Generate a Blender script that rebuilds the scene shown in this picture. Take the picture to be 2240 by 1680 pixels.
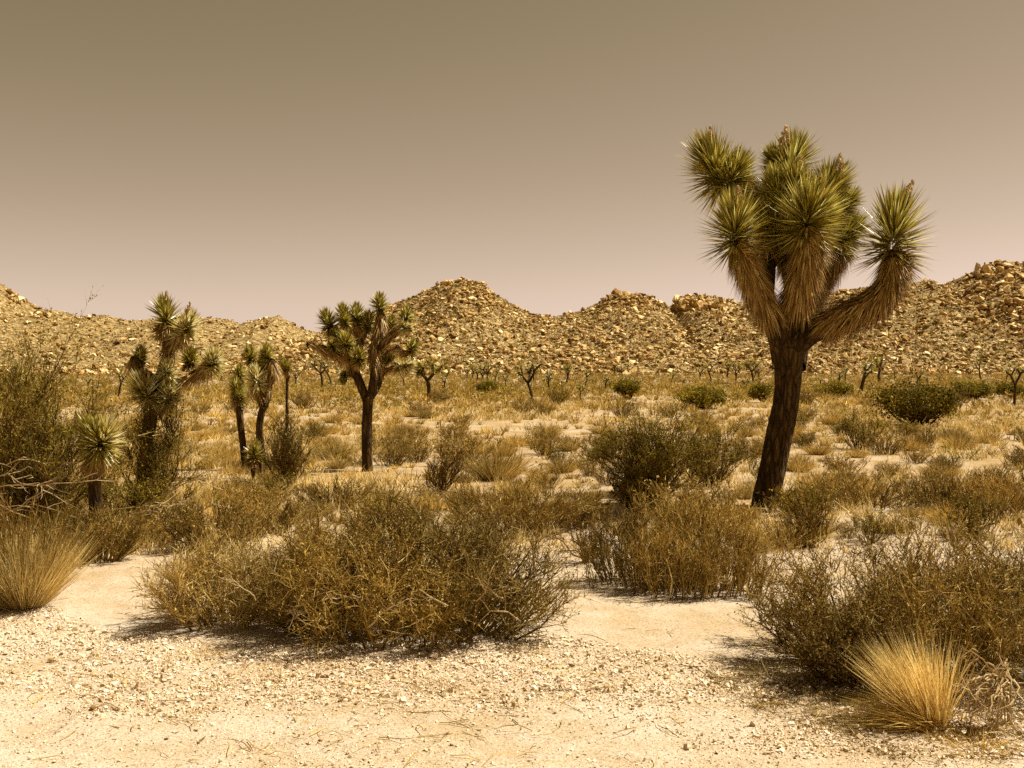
import bpy, bmesh, math
import numpy as np
from math import radians, sin, cos, pi

scene = bpy.context.scene
for o in list(bpy.data.objects):
    bpy.data.objects.remove(o, do_unlink=True)
C = scene.collection

# ------------------------------------------------------------------ camera
EYE = 1.65
F = 2402.0            # focal length in photo pixels (photo 2240 x 1680)
HORIZON = 800.0
cam_data = bpy.data.cameras.new('camera')
cam = bpy.data.objects.new('camera', cam_data)
C.objects.link(cam)
cam.location = (0, 0, EYE)
cam.rotation_euler = (radians(90), 0, 0)
cam_data.sensor_width = 36
cam_data.lens = 36 * F / 2240
cam_data.shift_y = (HORIZON - 840) / 2240
cam_data.clip_end = 9000
scene.camera = cam

# ------------------------------------------------------------------ sky + sun
SUN_AZ, SUN_EL = radians(13), radians(56)      # azimuth measured from +X towards +Y
to_sun = (cos(SUN_EL) * cos(SUN_AZ), cos(SUN_EL) * sin(SUN_AZ), sin(SUN_EL))
world = bpy.data.worlds.new('World')
scene.world = world
world.use_nodes = True
wn, wl = world.node_tree.nodes, world.node_tree.links
wn.clear()
w_out = wn.new('ShaderNodeOutputWorld')
w_bg = wn.new('ShaderNodeBackground')
w_sky = wn.new('ShaderNodeTexSky')
w_sky.sky_type = 'NISHITA'
w_sky.sun_disc = False
w_sky.sun_elevation = SUN_EL
w_sky.sun_rotation = radians(90) - SUN_AZ
w_sky.altitude = 1300
w_sky.dust_density = 1.4
w_bw = wn.new('ShaderNodeRGBToBW')
w_map = wn.new('ShaderNodeMapRange')
w_map.inputs['From Min'].default_value = 2.0
w_map.inputs['From Max'].default_value = 6.2
w_ramp = wn.new('ShaderNodeValToRGB')         # the toned (sepia) sky: khaki overhead, pink-grey low down
w_ramp.color_ramp.elements[0].position = 0.0
w_ramp.color_ramp.elements[0].color = (0.95, 0.71, 0.39, 1)
w_ramp.color_ramp.elements[1].position = 1.0
w_ramp.color_ramp.elements[1].color = (1.25, 0.97, 0.79, 1)
w_mul = wn.new('ShaderNodeVectorMath')
w_mul.operation = 'SCALE'
wl.new(w_sky.outputs[0], w_bw.inputs[0])
wl.new(w_bw.outputs[0], w_map.inputs['Value'])
wl.new(w_map.outputs[0], w_ramp.inputs[0])
wl.new(w_ramp.outputs[0], w_mul.inputs[0])
wl.new(w_bw.outputs[0], w_mul.inputs['Scale'])
wl.new(w_mul.outputs[0], w_bg.inputs['Color'])
w_bg.inputs['Strength'].default_value = 0.0555
wl.new(w_bg.outputs[0], w_out.inputs[0])

sun_data = bpy.data.lights.new('sun', 'SUN')
sun_data.energy = 5.0
sun_data.angle = radians(0.5)
sun_data.color = (1.0, 0.93, 0.80)
sun = bpy.data.objects.new('sun', sun_data)
C.objects.link(sun)
from mathutils import Vector, Matrix
sun.rotation_euler = Vector(to_sun).to_track_quat('Z', 'Y').to_euler()
sun.location = (30, 5, 60)

scene.view_settings.view_transform = 'Standard'
scene.view_settings.look = 'None'
scene.view_settings.gamma = 1
scene.view_settings.exposure = 0.98
scene.view_settings.use_curve_mapping = False
scene.cycles.max_bounces = 5
scene.cycles.diffuse_bounces = 3
scene.cycles.glossy_bounces = 2
scene.cycles.transmission_bounces = 2
scene.cycles.transparent_max_bounces = 4
scene.cycles.use_denoising = False

# ------------------------------------------------------------------ helpers
def P(px, py, d):
    """photo pixel at a real distance d in front of the camera -> world point"""
    return np.array([(px - 1120) / F * d, d, EYE - (py - HORIZON) / F * d])

def depth_of(py):
    return EYE * F / (py - HORIZON)

def _hash(i, j, seed):
    n = (i.astype(np.int64) * 374761393 + j.astype(np.int64) * 668265263 + seed * 974634777) & 0x7fffffff
    n = ((n ^ (n >> 13)) * 1274126177) & 0x7fffffff
    n = n ^ (n >> 16)
    return (n & 0xffffff) / float(0xffffff)

def vnoise(x, y, seed=0):
    x = np.asarray(x, float); y = np.asarray(y, float)
    i = np.floor(x); j = np.floor(y)
    fx = x - i; fy = y - j
    fx = fx * fx * (3 - 2 * fx); fy = fy * fy * (3 - 2 * fy)
    a = _hash(i, j, seed); b = _hash(i + 1, j, seed); c = _hash(i, j + 1, seed); d = _hash(i + 1, j + 1, seed)
    return (a * (1 - fx) + b * fx) * (1 - fy) + (c * (1 - fx) + d * fx) * fy

def fbm(x, y, seed=0, octv=4, gain=0.5):
    s, a, t = 0, 1, 0
    for k in range(octv):
        s = s + a * vnoise(np.asarray(x) * 2 ** k + 17.3 * k, np.asarray(y) * 2 ** k - 9.1 * k, seed + k)
        t += a; a *= gain
    return s / t

def sstep(a, b, x):
    t = np.clip((np.asarray(x, float) - a) / (b - a), 0, 1)
    return t * t * (3 - 2 * t)

def unit(v):
    return v / np.maximum(np.linalg.norm(v, axis=-1, keepdims=True), 1e-9)

def shoulder_edge(x):
    """distance at which the road-side gravel gives way to sand"""
    return np.interp(x, [-12, -3.4, -2.6, -1.9, -1.2, 0.2, 0.9, 1.6, 3, 12],
                     [7.4, 7.35, 6.9, 6.55, 6.55, 6.55, 6.2, 5.75, 5.0, 4.9])

def gz(x, y):
    x = np.asarray(x, float); y = np.asarray(y, float)
    r = np.hypot(x, y)
    z = (fbm(x * .35, y * .35, 3, 3) - .5) * .16 * sstep(4.5, 9, r) * (1 - sstep(80, 140, r) * .5)
    z = z + (fbm(x * 1.7, y * 1.7, 9, 2) - .5) * .03 * (1 - sstep(20, 40, r))
    z = z + .12 * sstep(55, 190, y)
    return z

def mesh_tris(name, V, T, mats, midx=None, smooth=False):
    V = np.ascontiguousarray(V, np.float32); T = np.ascontiguousarray(T, np.int32)
    me = bpy.data.meshes.new(name)
    me.vertices.add(len(V)); me.vertices.foreach_set('co', V.ravel())
    me.loops.add(T.size); me.loops.foreach_set('vertex_index', T.ravel())
    me.polygons.add(len(T))
    me.polygons.foreach_set('loop_start', np.arange(0, T.size, 3, dtype=np.int32))
    if midx is not None:
        me.polygons.foreach_set('material_index', np.ascontiguousarray(midx, np.int32))
    me.polygons.foreach_set('use_smooth', np.full(len(T), bool(smooth)))
    for m in (mats if isinstance(mats, (list, tuple)) else [mats]):
        me.materials.append(m)
    me.update(calc_edges=True)
    return me

def obj(name, me, parent=None, loc=None, **props):
    o = bpy.data.objects.new(name, me)
    C.objects.link(o)
    if parent is not None: o.parent = parent
    if loc is not None: o.location = loc
    for k, v in props.items(): o[k] = v
    return o

def thing(name, label, category, loc=(0, 0, 0), group=None):
    o = bpy.data.objects.new(name, None)
    C.objects.link(o)
    o.location = tuple(float(c) for c in loc)
    o.empty_display_size = .1
    o['label'] = label; o['category'] = category
    if group: o['group'] = group
    return o

class Geo:
    """collects triangle soup"""
    def __init__(s): s.v, s.t, s.n = [], [], 0
    def add(s, V, T):
        if len(V) == 0: return
        s.v.append(V); s.t.append(T + s.n); s.n += len(V)
    def get(s): return np.concatenate(s.v), np.concatenate(s.t)

def frames(d):
    ref = np.where(np.abs(d[:, 2:3]) < .9, np.array([[0., 0, 1]]), np.array([[1., 0, 0]]))
    u = unit(np.cross(d, ref)); v = np.cross(d, u)
    return u, v

def tubes(pts, rad, sides=3):
    """many tapered twigs at once. pts (N,K,3) rad (N,K); the last point is a single tip"""
    N, K, _ = pts.shape
    d = unit(pts[:, -1] - pts[:, 0])
    u, v = frames(d)
    a = np.arange(sides) * 2 * pi / sides
    ring = u[:, None, :] * np.cos(a)[None, :, None] + v[:, None, :] * np.sin(a)[None, :, None]
    body = pts[:, :-1, None, :] + ring[:, None] * rad[:, :-1, None, None]
    nv = (K - 1) * sides + 1
    V = np.concatenate([body.reshape(N, -1, 3), pts[:, -1:, :]], 1).reshape(-1, 3)
    T = []
    for k in range(K - 2):
        for s in range(sides):
            p, q = k * sides + s, k * sides + (s + 1) % sides
            T += [(p, q, q + sides), (p, q + sides, p + sides)]
    k = K - 2
    for s in range(sides):
        T.append((k * sides + s, k * sides + (s + 1) % sides, (K - 1) * sides))
    T = np.array(T)[None] + (np.arange(N) * nv)[:, None, None]
    return V, T.reshape(-1, 3)

def blades(pts, wid, rng, side=None):
    """flat tapering blades; pts (N,K,3), wid (N,)"""
    N, K, _ = pts.shape
    d = unit(pts[:, -1] - pts[:, 0])
    if side is None:
        u, v = frames(d)
        a = rng.uniform(0, 2 * pi, N)[:, None]
        side = u * np.cos(a) + v * np.sin(a)
    f = np.linspace(1, .55, K - 1)
    L = pts[:, :-1] + side[:, None] * (wid[:, None] * f[None])[:, :, None] * .5
    R = pts[:, :-1] - side[:, None] * (wid[:, None] * f[None])[:, :, None] * .5
    V = np.concatenate([L, R, pts[:, -1:]], 1).reshape(-1, 3)
    n1 = K - 1; nv = 2 * n1 + 1
    T = []
    for k in range(K - 2):
        T += [(k, n1 + k, n1 + k + 1), (k, n1 + k + 1, k + 1)]
    T.append((n1 - 1, 2 * n1 - 1, 2 * n1))
    T = np.array(T)[None] + (np.arange(N) * nv)[:, None, None]
    return V, T.reshape(-1, 3)

def leaf_tris(pos, size, rng):
    """small two-triangle leaves, folded along the middle"""
    N = len(pos)
    d = unit(rng.normal(size=(N, 3)) + np.array([0, 0, .4]))
    u, v = frames(d)
    a = rng.uniform(0, 2 * pi, N)[:, None]
    s = u * np.cos(a) + v * np.sin(a)
    w = size[:, None]
    V = np.stack([pos, pos + d * w * .55 + s * w * .3, pos + d * w, pos + d * w * .5 - s * w * .3 + u * w * .12], 1).reshape(-1, 3)
    T = np.array([(0, 1, 2), (0, 2, 3)])[None] + (np.arange(N) * 4)[:, None, None]
    return V, T.reshape(-1, 3)

def rand_rot(n, rng):
    q = unit(rng.normal(size=(n, 4)))
    w, x, y, z = q.T
    return np.stack([np.stack([1 - 2 * (y * y + z * z), 2 * (x * y - z * w), 2 * (x * z + y * w)], -1),
                     np.stack([2 * (x * y + z * w), 1 - 2 * (x * x + z * z), 2 * (y * z - x * w)], -1),
                     np.stack([2 * (x * z - y * w), 2 * (y * z + x * w), 1 - 2 * (x * x + y * y)], -1)], 1)

def yaw_rot(a):
    c, s, o, i = np.cos(a), np.sin(a), np.zeros_like(a), np.ones_like(a)
    return np.stack([np.stack([c, -s, o], -1), np.stack([s, c, o], -1), np.stack([o, o, i], -1)], 1)

def stamp(variants, which, pos, scale, rot):
    g = Geo()
    for k, (V, T) in enumerate(variants):
        m = np.where(which == k)[0]
        if len(m) == 0: continue
        W = np.einsum('nij,vj->nvi', rot[m], V) * scale[m][:, None, :] + pos[m][:, None, :]
        g.add(W.reshape(-1, 3), (T[None] + (np.arange(len(m)) * len(V))[:, None, None]).reshape(-1, 3))
    return g.get()

def hull_rock(rng, n=13, power=.75):
    """angular broken rock: the hull of a few points"""
    p = unit(rng.normal(size=(n, 3)))
    p = np.sign(p) * np.abs(p) ** power
    p *= rng.uniform(.78, 1.0, (n, 1))
    bm = bmesh.new()
    for c in p: bm.verts.new(c)
    r = bmesh.ops.convex_hull(bm, input=bm.verts)
    bmesh.ops.delete(bm, geom=[e for e in r['geom_interior'] if isinstance(e, bmesh.types.BMVert)], context='VERTS')
    bmesh.ops.triangulate(bm, faces=bm.faces)
    bm.verts.ensure_lookup_table(); bm.verts.index_update()
    V = np.array([v.co[:] for v in bm.verts]); T = np.array([[v.index for v in f.verts] for f in bm.faces])
    bm.free()
    return V * .62, T

# ------------------------------------------------------------------ materials
def new_mat(name):
    m = bpy.data.materials.new(name)
    m.use_nodes = True
    nt = m.node_tree
    b = nt.nodes['Principled BSDF']
    b.inputs['Specular IOR Level'].default_value = 0.25
    return m, nt.nodes, nt.links, b

def ramp(nodes, stops):
    r = nodes.new('ShaderNodeValToRGB')
    e = r.color_ramp.elements
    while len(e) < len(stops): e.new(0.5)
    for el, (p, c) in zip(e, stops):
        el.position = p; el.color = (*c, 1)
    return r

def tone(c, k=.72, g=1.10):
    # lower the albedo a little, deepen the chroma of dark tones
    return tuple(min(.9, (v * k) ** g / (k * .62) ** (g - 1)) for v in c)

def island_mat(name, stops, rough=.7, spec=.1, transl=0.0, noise=0.0, bump=0.0, nscale=8.0, gain=(1, 1, 1), patchy=False):
    """one flat tone per leaf / twig / stone, varied piece by piece"""
    m, n, l, b = new_mat(name)
    geo = n.new('ShaderNodeNewGeometry'); oi = n.new('ShaderNodeObjectInfo')
    add = n.new('ShaderNodeMath'); add.operation = 'ADD'
    fr = n.new('ShaderNodeMath'); fr.operation = 'FRACT'
    l.new(geo.outputs['Random Per Island'], add.inputs[0]); l.new(oi.outputs['Random'], add.inputs[1])
    l.new(add.outputs[0], fr.inputs[0])
    stops = [(p_, tuple(min(.85, v_ * g_) for v_, g_ in zip(tone(c_), gain))) for p_, c_ in stops]
    r = ramp(n, stops); l.new(fr.outputs[0], r.inputs[0])
    col = r.outputs[0]
    if patchy:      # plants of one kind differ in tone from clump to clump
        pz = n.new('ShaderNodeTexNoise'); pz.inputs['Scale'].default_value = 1.1; pz.inputs['Detail'].default_value = 3
        l.new(geo.outputs['Position'], pz.inputs['Vector'])
        pm = n.new('ShaderNodeMapRange'); pm.inputs['From Min'].default_value = .34; pm.inputs['From Max'].default_value = .66
        pm.inputs['To Min'].default_value = .58; pm.inputs['To Max'].default_value = 1.38
        l.new(pz.outputs['Fac'], pm.inputs['Value'])
        pv = n.new('ShaderNodeVectorMath'); pv.operation = 'SCALE'
        l.new(col, pv.inputs[0]); l.new(pm.outputs[0], pv.inputs['Scale']); col = pv.outputs[0]
    if noise:
        tc = n.new('ShaderNodeTexCoord'); nz = n.new('ShaderNodeTexNoise')
        nz.inputs['Scale'].default_value = nscale; nz.inputs['Detail'].default_value = 6
        nz.inputs['Roughness'].default_value = .65
        l.new(tc.outputs['Object'], nz.inputs['Vector'])
        mr = n.new('ShaderNodeMapRange')
        mr.inputs['From Min'].default_value = .3; mr.inputs['From Max'].default_value = .7
        mr.inputs['To Min'].default_value = 1 - noise; mr.inputs['To Max'].default_value = 1 + noise * .5
        l.new(nz.outputs['Fac'], mr.inputs['Value'])
        vm = n.new('ShaderNodeVectorMath'); vm.operation = 'SCALE'
        l.new(col, vm.inputs[0]); l.new(mr.outputs[0], vm.inputs['Scale'])
        col = vm.outputs[0]
        if bump:
            bp = n.new('ShaderNodeBump'); bp.inputs['Strength'].default_value = bump
            bp.inputs['Distance'].default_value = 1.0 / nscale
            l.new(nz.outputs['Fac'], bp.inputs['Height']); l.new(bp.outputs[0], b.inputs['Normal'])
    l.new(col, b.inputs['Base Color'])
    b.inputs['Roughness'].default_value = rough
    b.inputs['Specular IOR Level'].default_value = spec
    if transl:
        tr = n.new('ShaderNodeBsdfTranslucent'); l.new(col, tr.inputs['Color'])
        mx = n.new('ShaderNodeMixShader'); mx.inputs[0].default_value = transl
        l.new(b.outputs[0], mx.inputs[1]); l.new(tr.outputs[0], mx.inputs[2])
        l.new(mx.outputs[0], n['Material Output'].inputs['Surface'])
    return m

M = {}
M['yucca_leaf'] = island_mat('yucca_leaf', [(0, (.085, .066, .006)), (.5, (.17, .135, .017)), (.8, (.30, .24, .05)), (1, (.72, .60, .26))], rough=.34, spec=.8, transl=.22, gain=(2.35, 2.3, 1.9))  # palest stop puts sunlit leaf highlights into the colour
M['pale_leaf'] = island_mat('pale_yucca_leaf', [(0, (.15, .115, .015)), (.5, (.44, .35, .10)), (1, (.86, .73, .40))], rough=.38, spec=.7, transl=.32, gain=(2.1, 2.1, 2.1))
M['dead_leaf'] = island_mat('dead_yucca_leaf', [(0, (.13, .060, .008)), (.5, (.29, .155, .028)), (.85, (.46, .28, .075)), (1, (.68, .50, .20))], rough=.55, spec=.4, transl=.12, gain=(1.55, 1.68, 1.85))
M['bloom'] = island_mat('dry_flower', [(0, (.55, .33, .13)), (1, (.95, .75, .45))], rough=.7, transl=.25)
M['straw'] = island_mat('straw_twig', [(0, (.28, .150, .025)), (.5, (.47, .285, .070)), (1, (.64, .44, .15))], transl=.25, gain=(1.38, 1.55, 1.65), patchy=True)
M['straw_pale'] = island_mat('pale_straw', [(0, (.38, .22, .045)), (.6, (.58, .38, .115)), (1, (.74, .55, .22))], transl=.25, gain=(1.44, 1.66, 2.1), patchy=True)
M['brown'] = island_mat('brown_twig', [(0, (.12, .060, .008)), (.6, (.26, .145, .027)), (.92, (.40, .25, .065)), (1, (.66, .48, .20))], transl=.15, gain=(1.42, 1.64, 1.8), patchy=True)
M['brown_leaf'] = island_mat('brown_leaf', [(0, (.15, .078, .009)), (.6, (.30, .175, .034)), (1, (.46, .30, .085))], transl=.3, gain=(1.40, 1.58, 1.7), patchy=True)
M['olive_leaf'] = island_mat('olive_leaf', [(0, (.11, .074, .006)), (.6, (.21, .150, .018)), (1, (.34, .25, .050))], transl=.3, gain=(1.55, 1.68, 1.25), patchy=True)
M['green_leaf'] = island_mat('dark_green_leaf', [(0, (.070, .050, .003)), (.6, (.145, .108, .010)), (1, (.25, .185, .030))], transl=.25, gain=(1.35, 1.3, .9), patchy=True)
M['deadwood'] = island_mat('bleached_wood', [(0, (.42, .28, .12)), (1, (.70, .55, .31))], rough=.75)
M['dark_wood'] = island_mat('dark_wood', [(0, (.075, .036, .006)), (1, (.18, .095, .02))], rough=.8)
M['pebble'] = island_mat('pebble', [(0, (.24, .145, .055)), (.10, (.46, .34, .20)), (.5, (.68, .55, .38)), (1, (.88, .79, .63))], rough=.8, spec=.2, gain=(1.25, 1.2, 1.12))
M['rock'] = island_mat('hill_rock', [(0, (.15, .080, .013)), (.25, (.34, .20, .052)), (.6, (.55, .37, .135)), (1, (.88, .68, .36))], rough=.85, spec=.15, noise=.5, bump=.6, nscale=1.6, gain=(1.36, 1.34, 1.36))

def bark_mat():
    m, n, l, b = new_mat('shaggy_bark')
    tc = n.new('ShaderNodeTexCoord'); mp = n.new('ShaderNodeMapping')
    mp.inputs['Scale'].default_value = (1, 1, .22)
    l.new(tc.outputs['Object'], mp.inputs['Vector'])
    a = n.new('ShaderNodeTexNoise'); a.inputs['Scale'].default_value = 13; a.inputs['Detail'].default_value = 7; a.inputs['Roughness'].default_value = .7
    v = n.new('ShaderNodeTexVoronoi'); v.inputs['Scale'].default_value = 16; v.feature = 'DISTANCE_TO_EDGE'
    l.new(mp.outputs[0], a.inputs['Vector']); l.new(mp.outputs[0], v.inputs['Vector'])
    r = ramp(n, [(.3, (.026, .012, .0015)), (.5, (.080, .042, .008)), (.72, (.20, .122, .035))])  # bark kept darker so its colour carries the crown's shade
    l.new(a.outputs['Fac'], r.inputs[0])
    cr = ramp(n, [(.02, (.30, .26, .22)), (.16, (1, 1, 1))]); l.new(v.outputs['Distance'], cr.inputs[0])
    pl = n.new('ShaderNodeMix'); pl.data_type = 'RGBA'; pl.blend_type = 'MULTIPLY'; pl.inputs[0].default_value = .85
    l.new(r.outputs[0], pl.inputs[6]); l.new(cr.outputs[0], pl.inputs[7]); l.new(pl.outputs[2], b.inputs['Base Color'])
    mm = n.new('ShaderNodeMath'); mm.operation = 'MULTIPLY_ADD'; mm.inputs[1].default_value = 2.2
    l.new(v.outputs['Distance'], mm.inputs[0]); l.new(a.outputs['Fac'], mm.inputs[2])
    bp = n.new('ShaderNodeBump'); bp.inputs['Strength'].default_value = .9; bp.inputs['Distance'].default_value = .07
    l.new(mm.outputs[0], bp.inputs['Height']); l.new(bp.outputs[0], b.inputs['Normal'])
    b.inputs['Roughness'].default_value = .85; b.inputs['Specular IOR Level'].default_value = .15
    return m
M['bark'] = bark_mat()

def ground_mat():
    m, n, l, b = new_mat('desert_sand')
    geo = n.new('ShaderNodeNewGeometry')
    def noise(scale, detail=5, rough=.6, vec=None):
        t = n.new('ShaderNodeTexNoise'); t.inputs['Scale'].default_value = scale
        t.inputs['Detail'].default_value = detail; t.inputs['Roughness'].default_value = rough
        l.new(vec or geo.outputs['Position'], t.inputs['Vector']); return t
    big, mid, fine = noise(.55, 4), noise(3.5, 5), noise(60, 4, .7)
    c1 = ramp(n, [(.35, (.37, .275, .16)), (.6, (.465, .385, .285))])
    l.new(mid.outputs['Fac'], c1.inputs[0])
    c2 = ramp(n, [(.38, (.355, .24, .105)), (.62, (.485, .41, .31))])
    l.new(big.outputs['Fac'], c2.inputs[0])
    mx = n.new('ShaderNodeMix'); mx.data_type = 'RGBA'; mx.inputs[0].default_value = .45
    l.new(c1.outputs[0], mx.inputs[6]); l.new(c2.outputs[0], mx.inputs[7])
    sx = n.new('ShaderNodeSeparateXYZ'); l.new(geo.outputs['Position'], sx.inputs[0])
    far = n.new('ShaderNodeMapRange'); far.inputs['From Min'].default_value = 8.5; far.inputs['From Max'].default_value = 15
    l.new(sx.outputs['Y'], far.inputs['Value'])
    patch = noise(.9, 6, .7)
    pr = ramp(n, [(.40, (.25, .25, .25)), (.62, (1, 1, 1))]); l.new(patch.outputs['Fac'], pr.inputs[0])
    fm = n.new('ShaderNodeMath'); fm.operation = 'MULTIPLY'; l.new(far.outputs[0], fm.inputs[0]); l.new(pr.outputs[0], fm.inputs[1])
    soil = n.new('ShaderNodeMix'); soil.data_type = 'RGBA'; soil.inputs[7].default_value = (.30, .195, .075, 1)
    l.new(fm.outputs[0], soil.inputs[0]); l.new(mx.outputs[2], soil.inputs[6]); mx = soil
    # small dark and pale grains
    vo = n.new('ShaderNodeTexVoronoi'); vo.inputs['Scale'].default_value = 120
    l.new(geo.outputs['Position'], vo.inputs['Vector'])
    sep = n.new('ShaderNodeSeparateColor'); l.new(vo.outputs['Color'], sep.inputs[0])
    gr = ramp(n, [(0, (.30, .22, .14)), (.12, (.62, .55, .45)), (.35, (.95, .93, .9)), (1, (1.12, 1.14, 1.18))])
    l.new(sep.outputs[0], gr.inputs[0])
    mu = n.new('ShaderNodeMix'); mu.data_type = 'RGBA'; mu.blend_type = 'MULTIPLY'; mu.inputs[0].default_value = .6
    l.new(mx.outputs[2], mu.inputs[6]); l.new(gr.outputs[0], mu.inputs[7])
    l.new(mu.outputs[2], b.inputs['Base Color'])
    s = n.new('ShaderNodeMath'); s.operation = 'MULTIPLY_ADD'; s.inputs[1].default_value = .32
    l.new(fine.outputs['Fac'], s.inputs[0]); l.new(mid.outputs['Fac'], s.inputs[2])
    bp = n.new('ShaderNodeBump'); bp.inputs['Strength'].default_value = .55; bp.inputs['Distance'].default_value = .06
    l.new(s.outputs[0], bp.inputs['Height']); l.new(bp.outputs[0], b.inputs['Normal'])
    b.inputs['Roughness'].default_value = .95; b.inputs['Specular IOR Level'].default_value = .1
    return m
M['ground'] = ground_mat()

def hill_mat():
    m, n, l, b = new_mat('stony_hillside')
    geo = n.new('ShaderNodeNewGeometry')
    t = n.new('ShaderNodeTexNoise'); t.inputs['Scale'].default_value = .8; t.inputs['Detail'].default_value = 9; t.inputs['Roughness'].default_value = .75
    l.new(geo.outputs['Position'], t.inputs['Vector'])
    r = ramp(n, [(.38, (.07, .038, .009)), (.5, (.25, .165, .056)), (.62, (.50, .37, .17))])  # dark end of the ramp paints shade into the gaps between rocks
    l.new(t.outputs['Fac'], r.inputs[0]); l.new(r.outputs[0], b.inputs['Base Color'])
    bp = n.new('ShaderNodeBump'); bp.inputs['Strength'].default_value = .8; bp.inputs['Distance'].default_value = 1.2
    l.new(t.outputs['Fac'], bp.inputs['Height']); l.new(bp.outputs[0], b.inputs['Normal'])
    b.inputs['Roughness'].default_value = .9; b.inputs['Specular IOR Level'].default_value = .1
    return m
M['hill'] = hill_mat()

# ------------------------------------------------------------------ ground sheet
ang = np.concatenate([np.arange(-38, 38, .5), np.arange(38, 322, 2.5)])
ang = np.radians(90 - ang)
rad = .35 * np.exp(np.linspace(0, math.log(5000 / .35), 230))
A, R = np.meshgrid(ang, rad)
gx, gy = R * np.cos(A), R * np.sin(A)
gv = np.stack([gx, gy, gz(gx, gy)], -1).reshape(-1, 3)
na, nr = len(ang), len(rad)
ii, jj = np.meshgrid(np.arange(na), np.arange(nr - 1))
p0 = (jj * na + ii).ravel(); p1 = (jj * na + (ii + 1) % na).ravel()
gt = np.concatenate([np.stack([p0, p0 + na, p1], -1), np.stack([p1, p0 + na, p1 + na], -1)])
cidx = len(gv)
gv = np.concatenate([gv, [[0, 0, float(gz(0, 0))]]])
gt = np.concatenate([gt, np.stack([np.arange(na), (np.arange(na) + 1) % na, np.full(na, cidx)], -1)])
ground = obj('ground', mesh_tris('ground', gv, gt, M['ground'], smooth=True), kind='structure')

# ------------------------------------------------------------------ hills
SKY_FAR = [(-900, 560), (-500, 545), (-200, 560), (0, 619), (40, 648), (81, 676), (132, 681), (177, 694), (233, 688), (263, 699), (304, 700),
           (360, 694), (425, 695), (466, 696), (506, 702), (527, 709), (557, 699), (608, 692), (640, 708), (668, 724), (760, 735), (900, 720), (1200, 730), (2000, 760)]
SKY_NEAR = [(-900, 815), (-200, 815), (250, 812), (480, 800), (610, 764), (690, 735), (760, 705), (860, 666), (911, 648), (966, 620), (1010, 612), (1053, 620),
            (1084, 648), (1124, 673), (1165, 689), (1215, 694), (1266, 681), (1306, 664), (1335, 646), (1352, 642), (1418, 644), (1438, 660),
            (1468, 672), (1480, 656), (1499, 646), (1549, 647), (1600, 658), (1650, 672), (1700, 684), (1767, 668), (1797, 653), (1816, 641),
            (1865, 633), (1993, 620), (2033, 612), (2063, 626), (2087, 614), (2123, 600), (2150, 584), (2188, 572), (2240, 578), (2400, 540), (2700, 560), (3200, 600)]
RIDGES = [(335.0, 255.0, SKY_FAR), (238.0, 182.0, SKY_NEAR)]
RX = [(np.array([(p[0] - 1120) / F * r for p in sky]), np.array([EYE - (p[1] - HORIZON) / F * r for p in sky])) for r, b, sky in RIDGES]

def hill_z(x, y):
    best = np.full(np.shape(x), -9.0)
    for (r, b, sky), (xs, zs) in zip(RIDGES, RX):
        wob = (fbm(x / 40, y / 40, 31, 2) - .5) * 14
        H = np.interp(x, xs, zs) - .3
        bb = b + wob * .6
        t = (y - bb) / (r - bb)
        p = np.where(t < 1, np.clip(t, 0, 1) ** 1.15, np.clip(1 - (t - 1) * .8, 0, 1))
        z = np.where(t < 0, t * 3, H * p)
        rough = (fbm(x / 17, y / 17, 41, 5, .6) - .5) * 5.6 * np.clip(t * 2.2, 0, 1) * np.clip(np.abs(1 - t) * 3, .15, 1)
        best = np.maximum(best, z + rough + .35)
    return best

hx = np.arange(-300, 300, 1.6); hy = np.concatenate([np.arange(172, 262, 1.2), np.arange(262, 420, 2.6)])
HX, HY = np.meshgrid(hx, hy)
HZ = hill_z(HX, HY)
hv = np.stack([HX, HY, HZ], -1).reshape(-1, 3)
nx, ny = len(hx), len(hy)
ii, jj = np.meshgrid(np.arange(nx - 1), np.arange(ny - 1)); p0 = (jj * nx + ii).ravel()
ht = np.concatenate([np.stack([p0, p0 + 1, p0 + nx], -1), np.stack([p0 + 1, p0 + nx + 1, p0 + nx], -1)])
hills = obj('hills', mesh_tris('hills', hv, ht, M['hill'], smooth=False), kind='structure')

rng = np.random.default_rng(5)
ROCKS = [hull_rock(rng, n) for n in (9, 10, 8, 9, 10, 8, 9, 10)]
SMALL = [hull_rock(rng, n) for n in (5, 6, 5, 6, 6, 6, 5, 6)]
def scatter_rocks():
    n = 118000
    near = rng.random(n) < .78
    y = np.where(near, rng.uniform(178, 246, n), rng.uniform(256, 342, n))
    half = np.where(near, 122, 170)
    x = rng.uniform(-1, 1, n) * half
    z = hill_z(x, y)
    keep = (z > gz(x, y) - .3) & (rng.random(n) < .45 + .9 * fbm(x / 12, y / 12, 77, 3))
    x, y, z = x[keep], y[keep], z[keep]
    s = .25 * (1 - rng.random(len(x))) ** (-1 / 2.6)
    s = np.clip(s, .2, 1.05) * np.where(y > 250, 1.25, 1)
    return x, y, z, s
bx, by, bz, bs = scatter_rocks()
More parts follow.
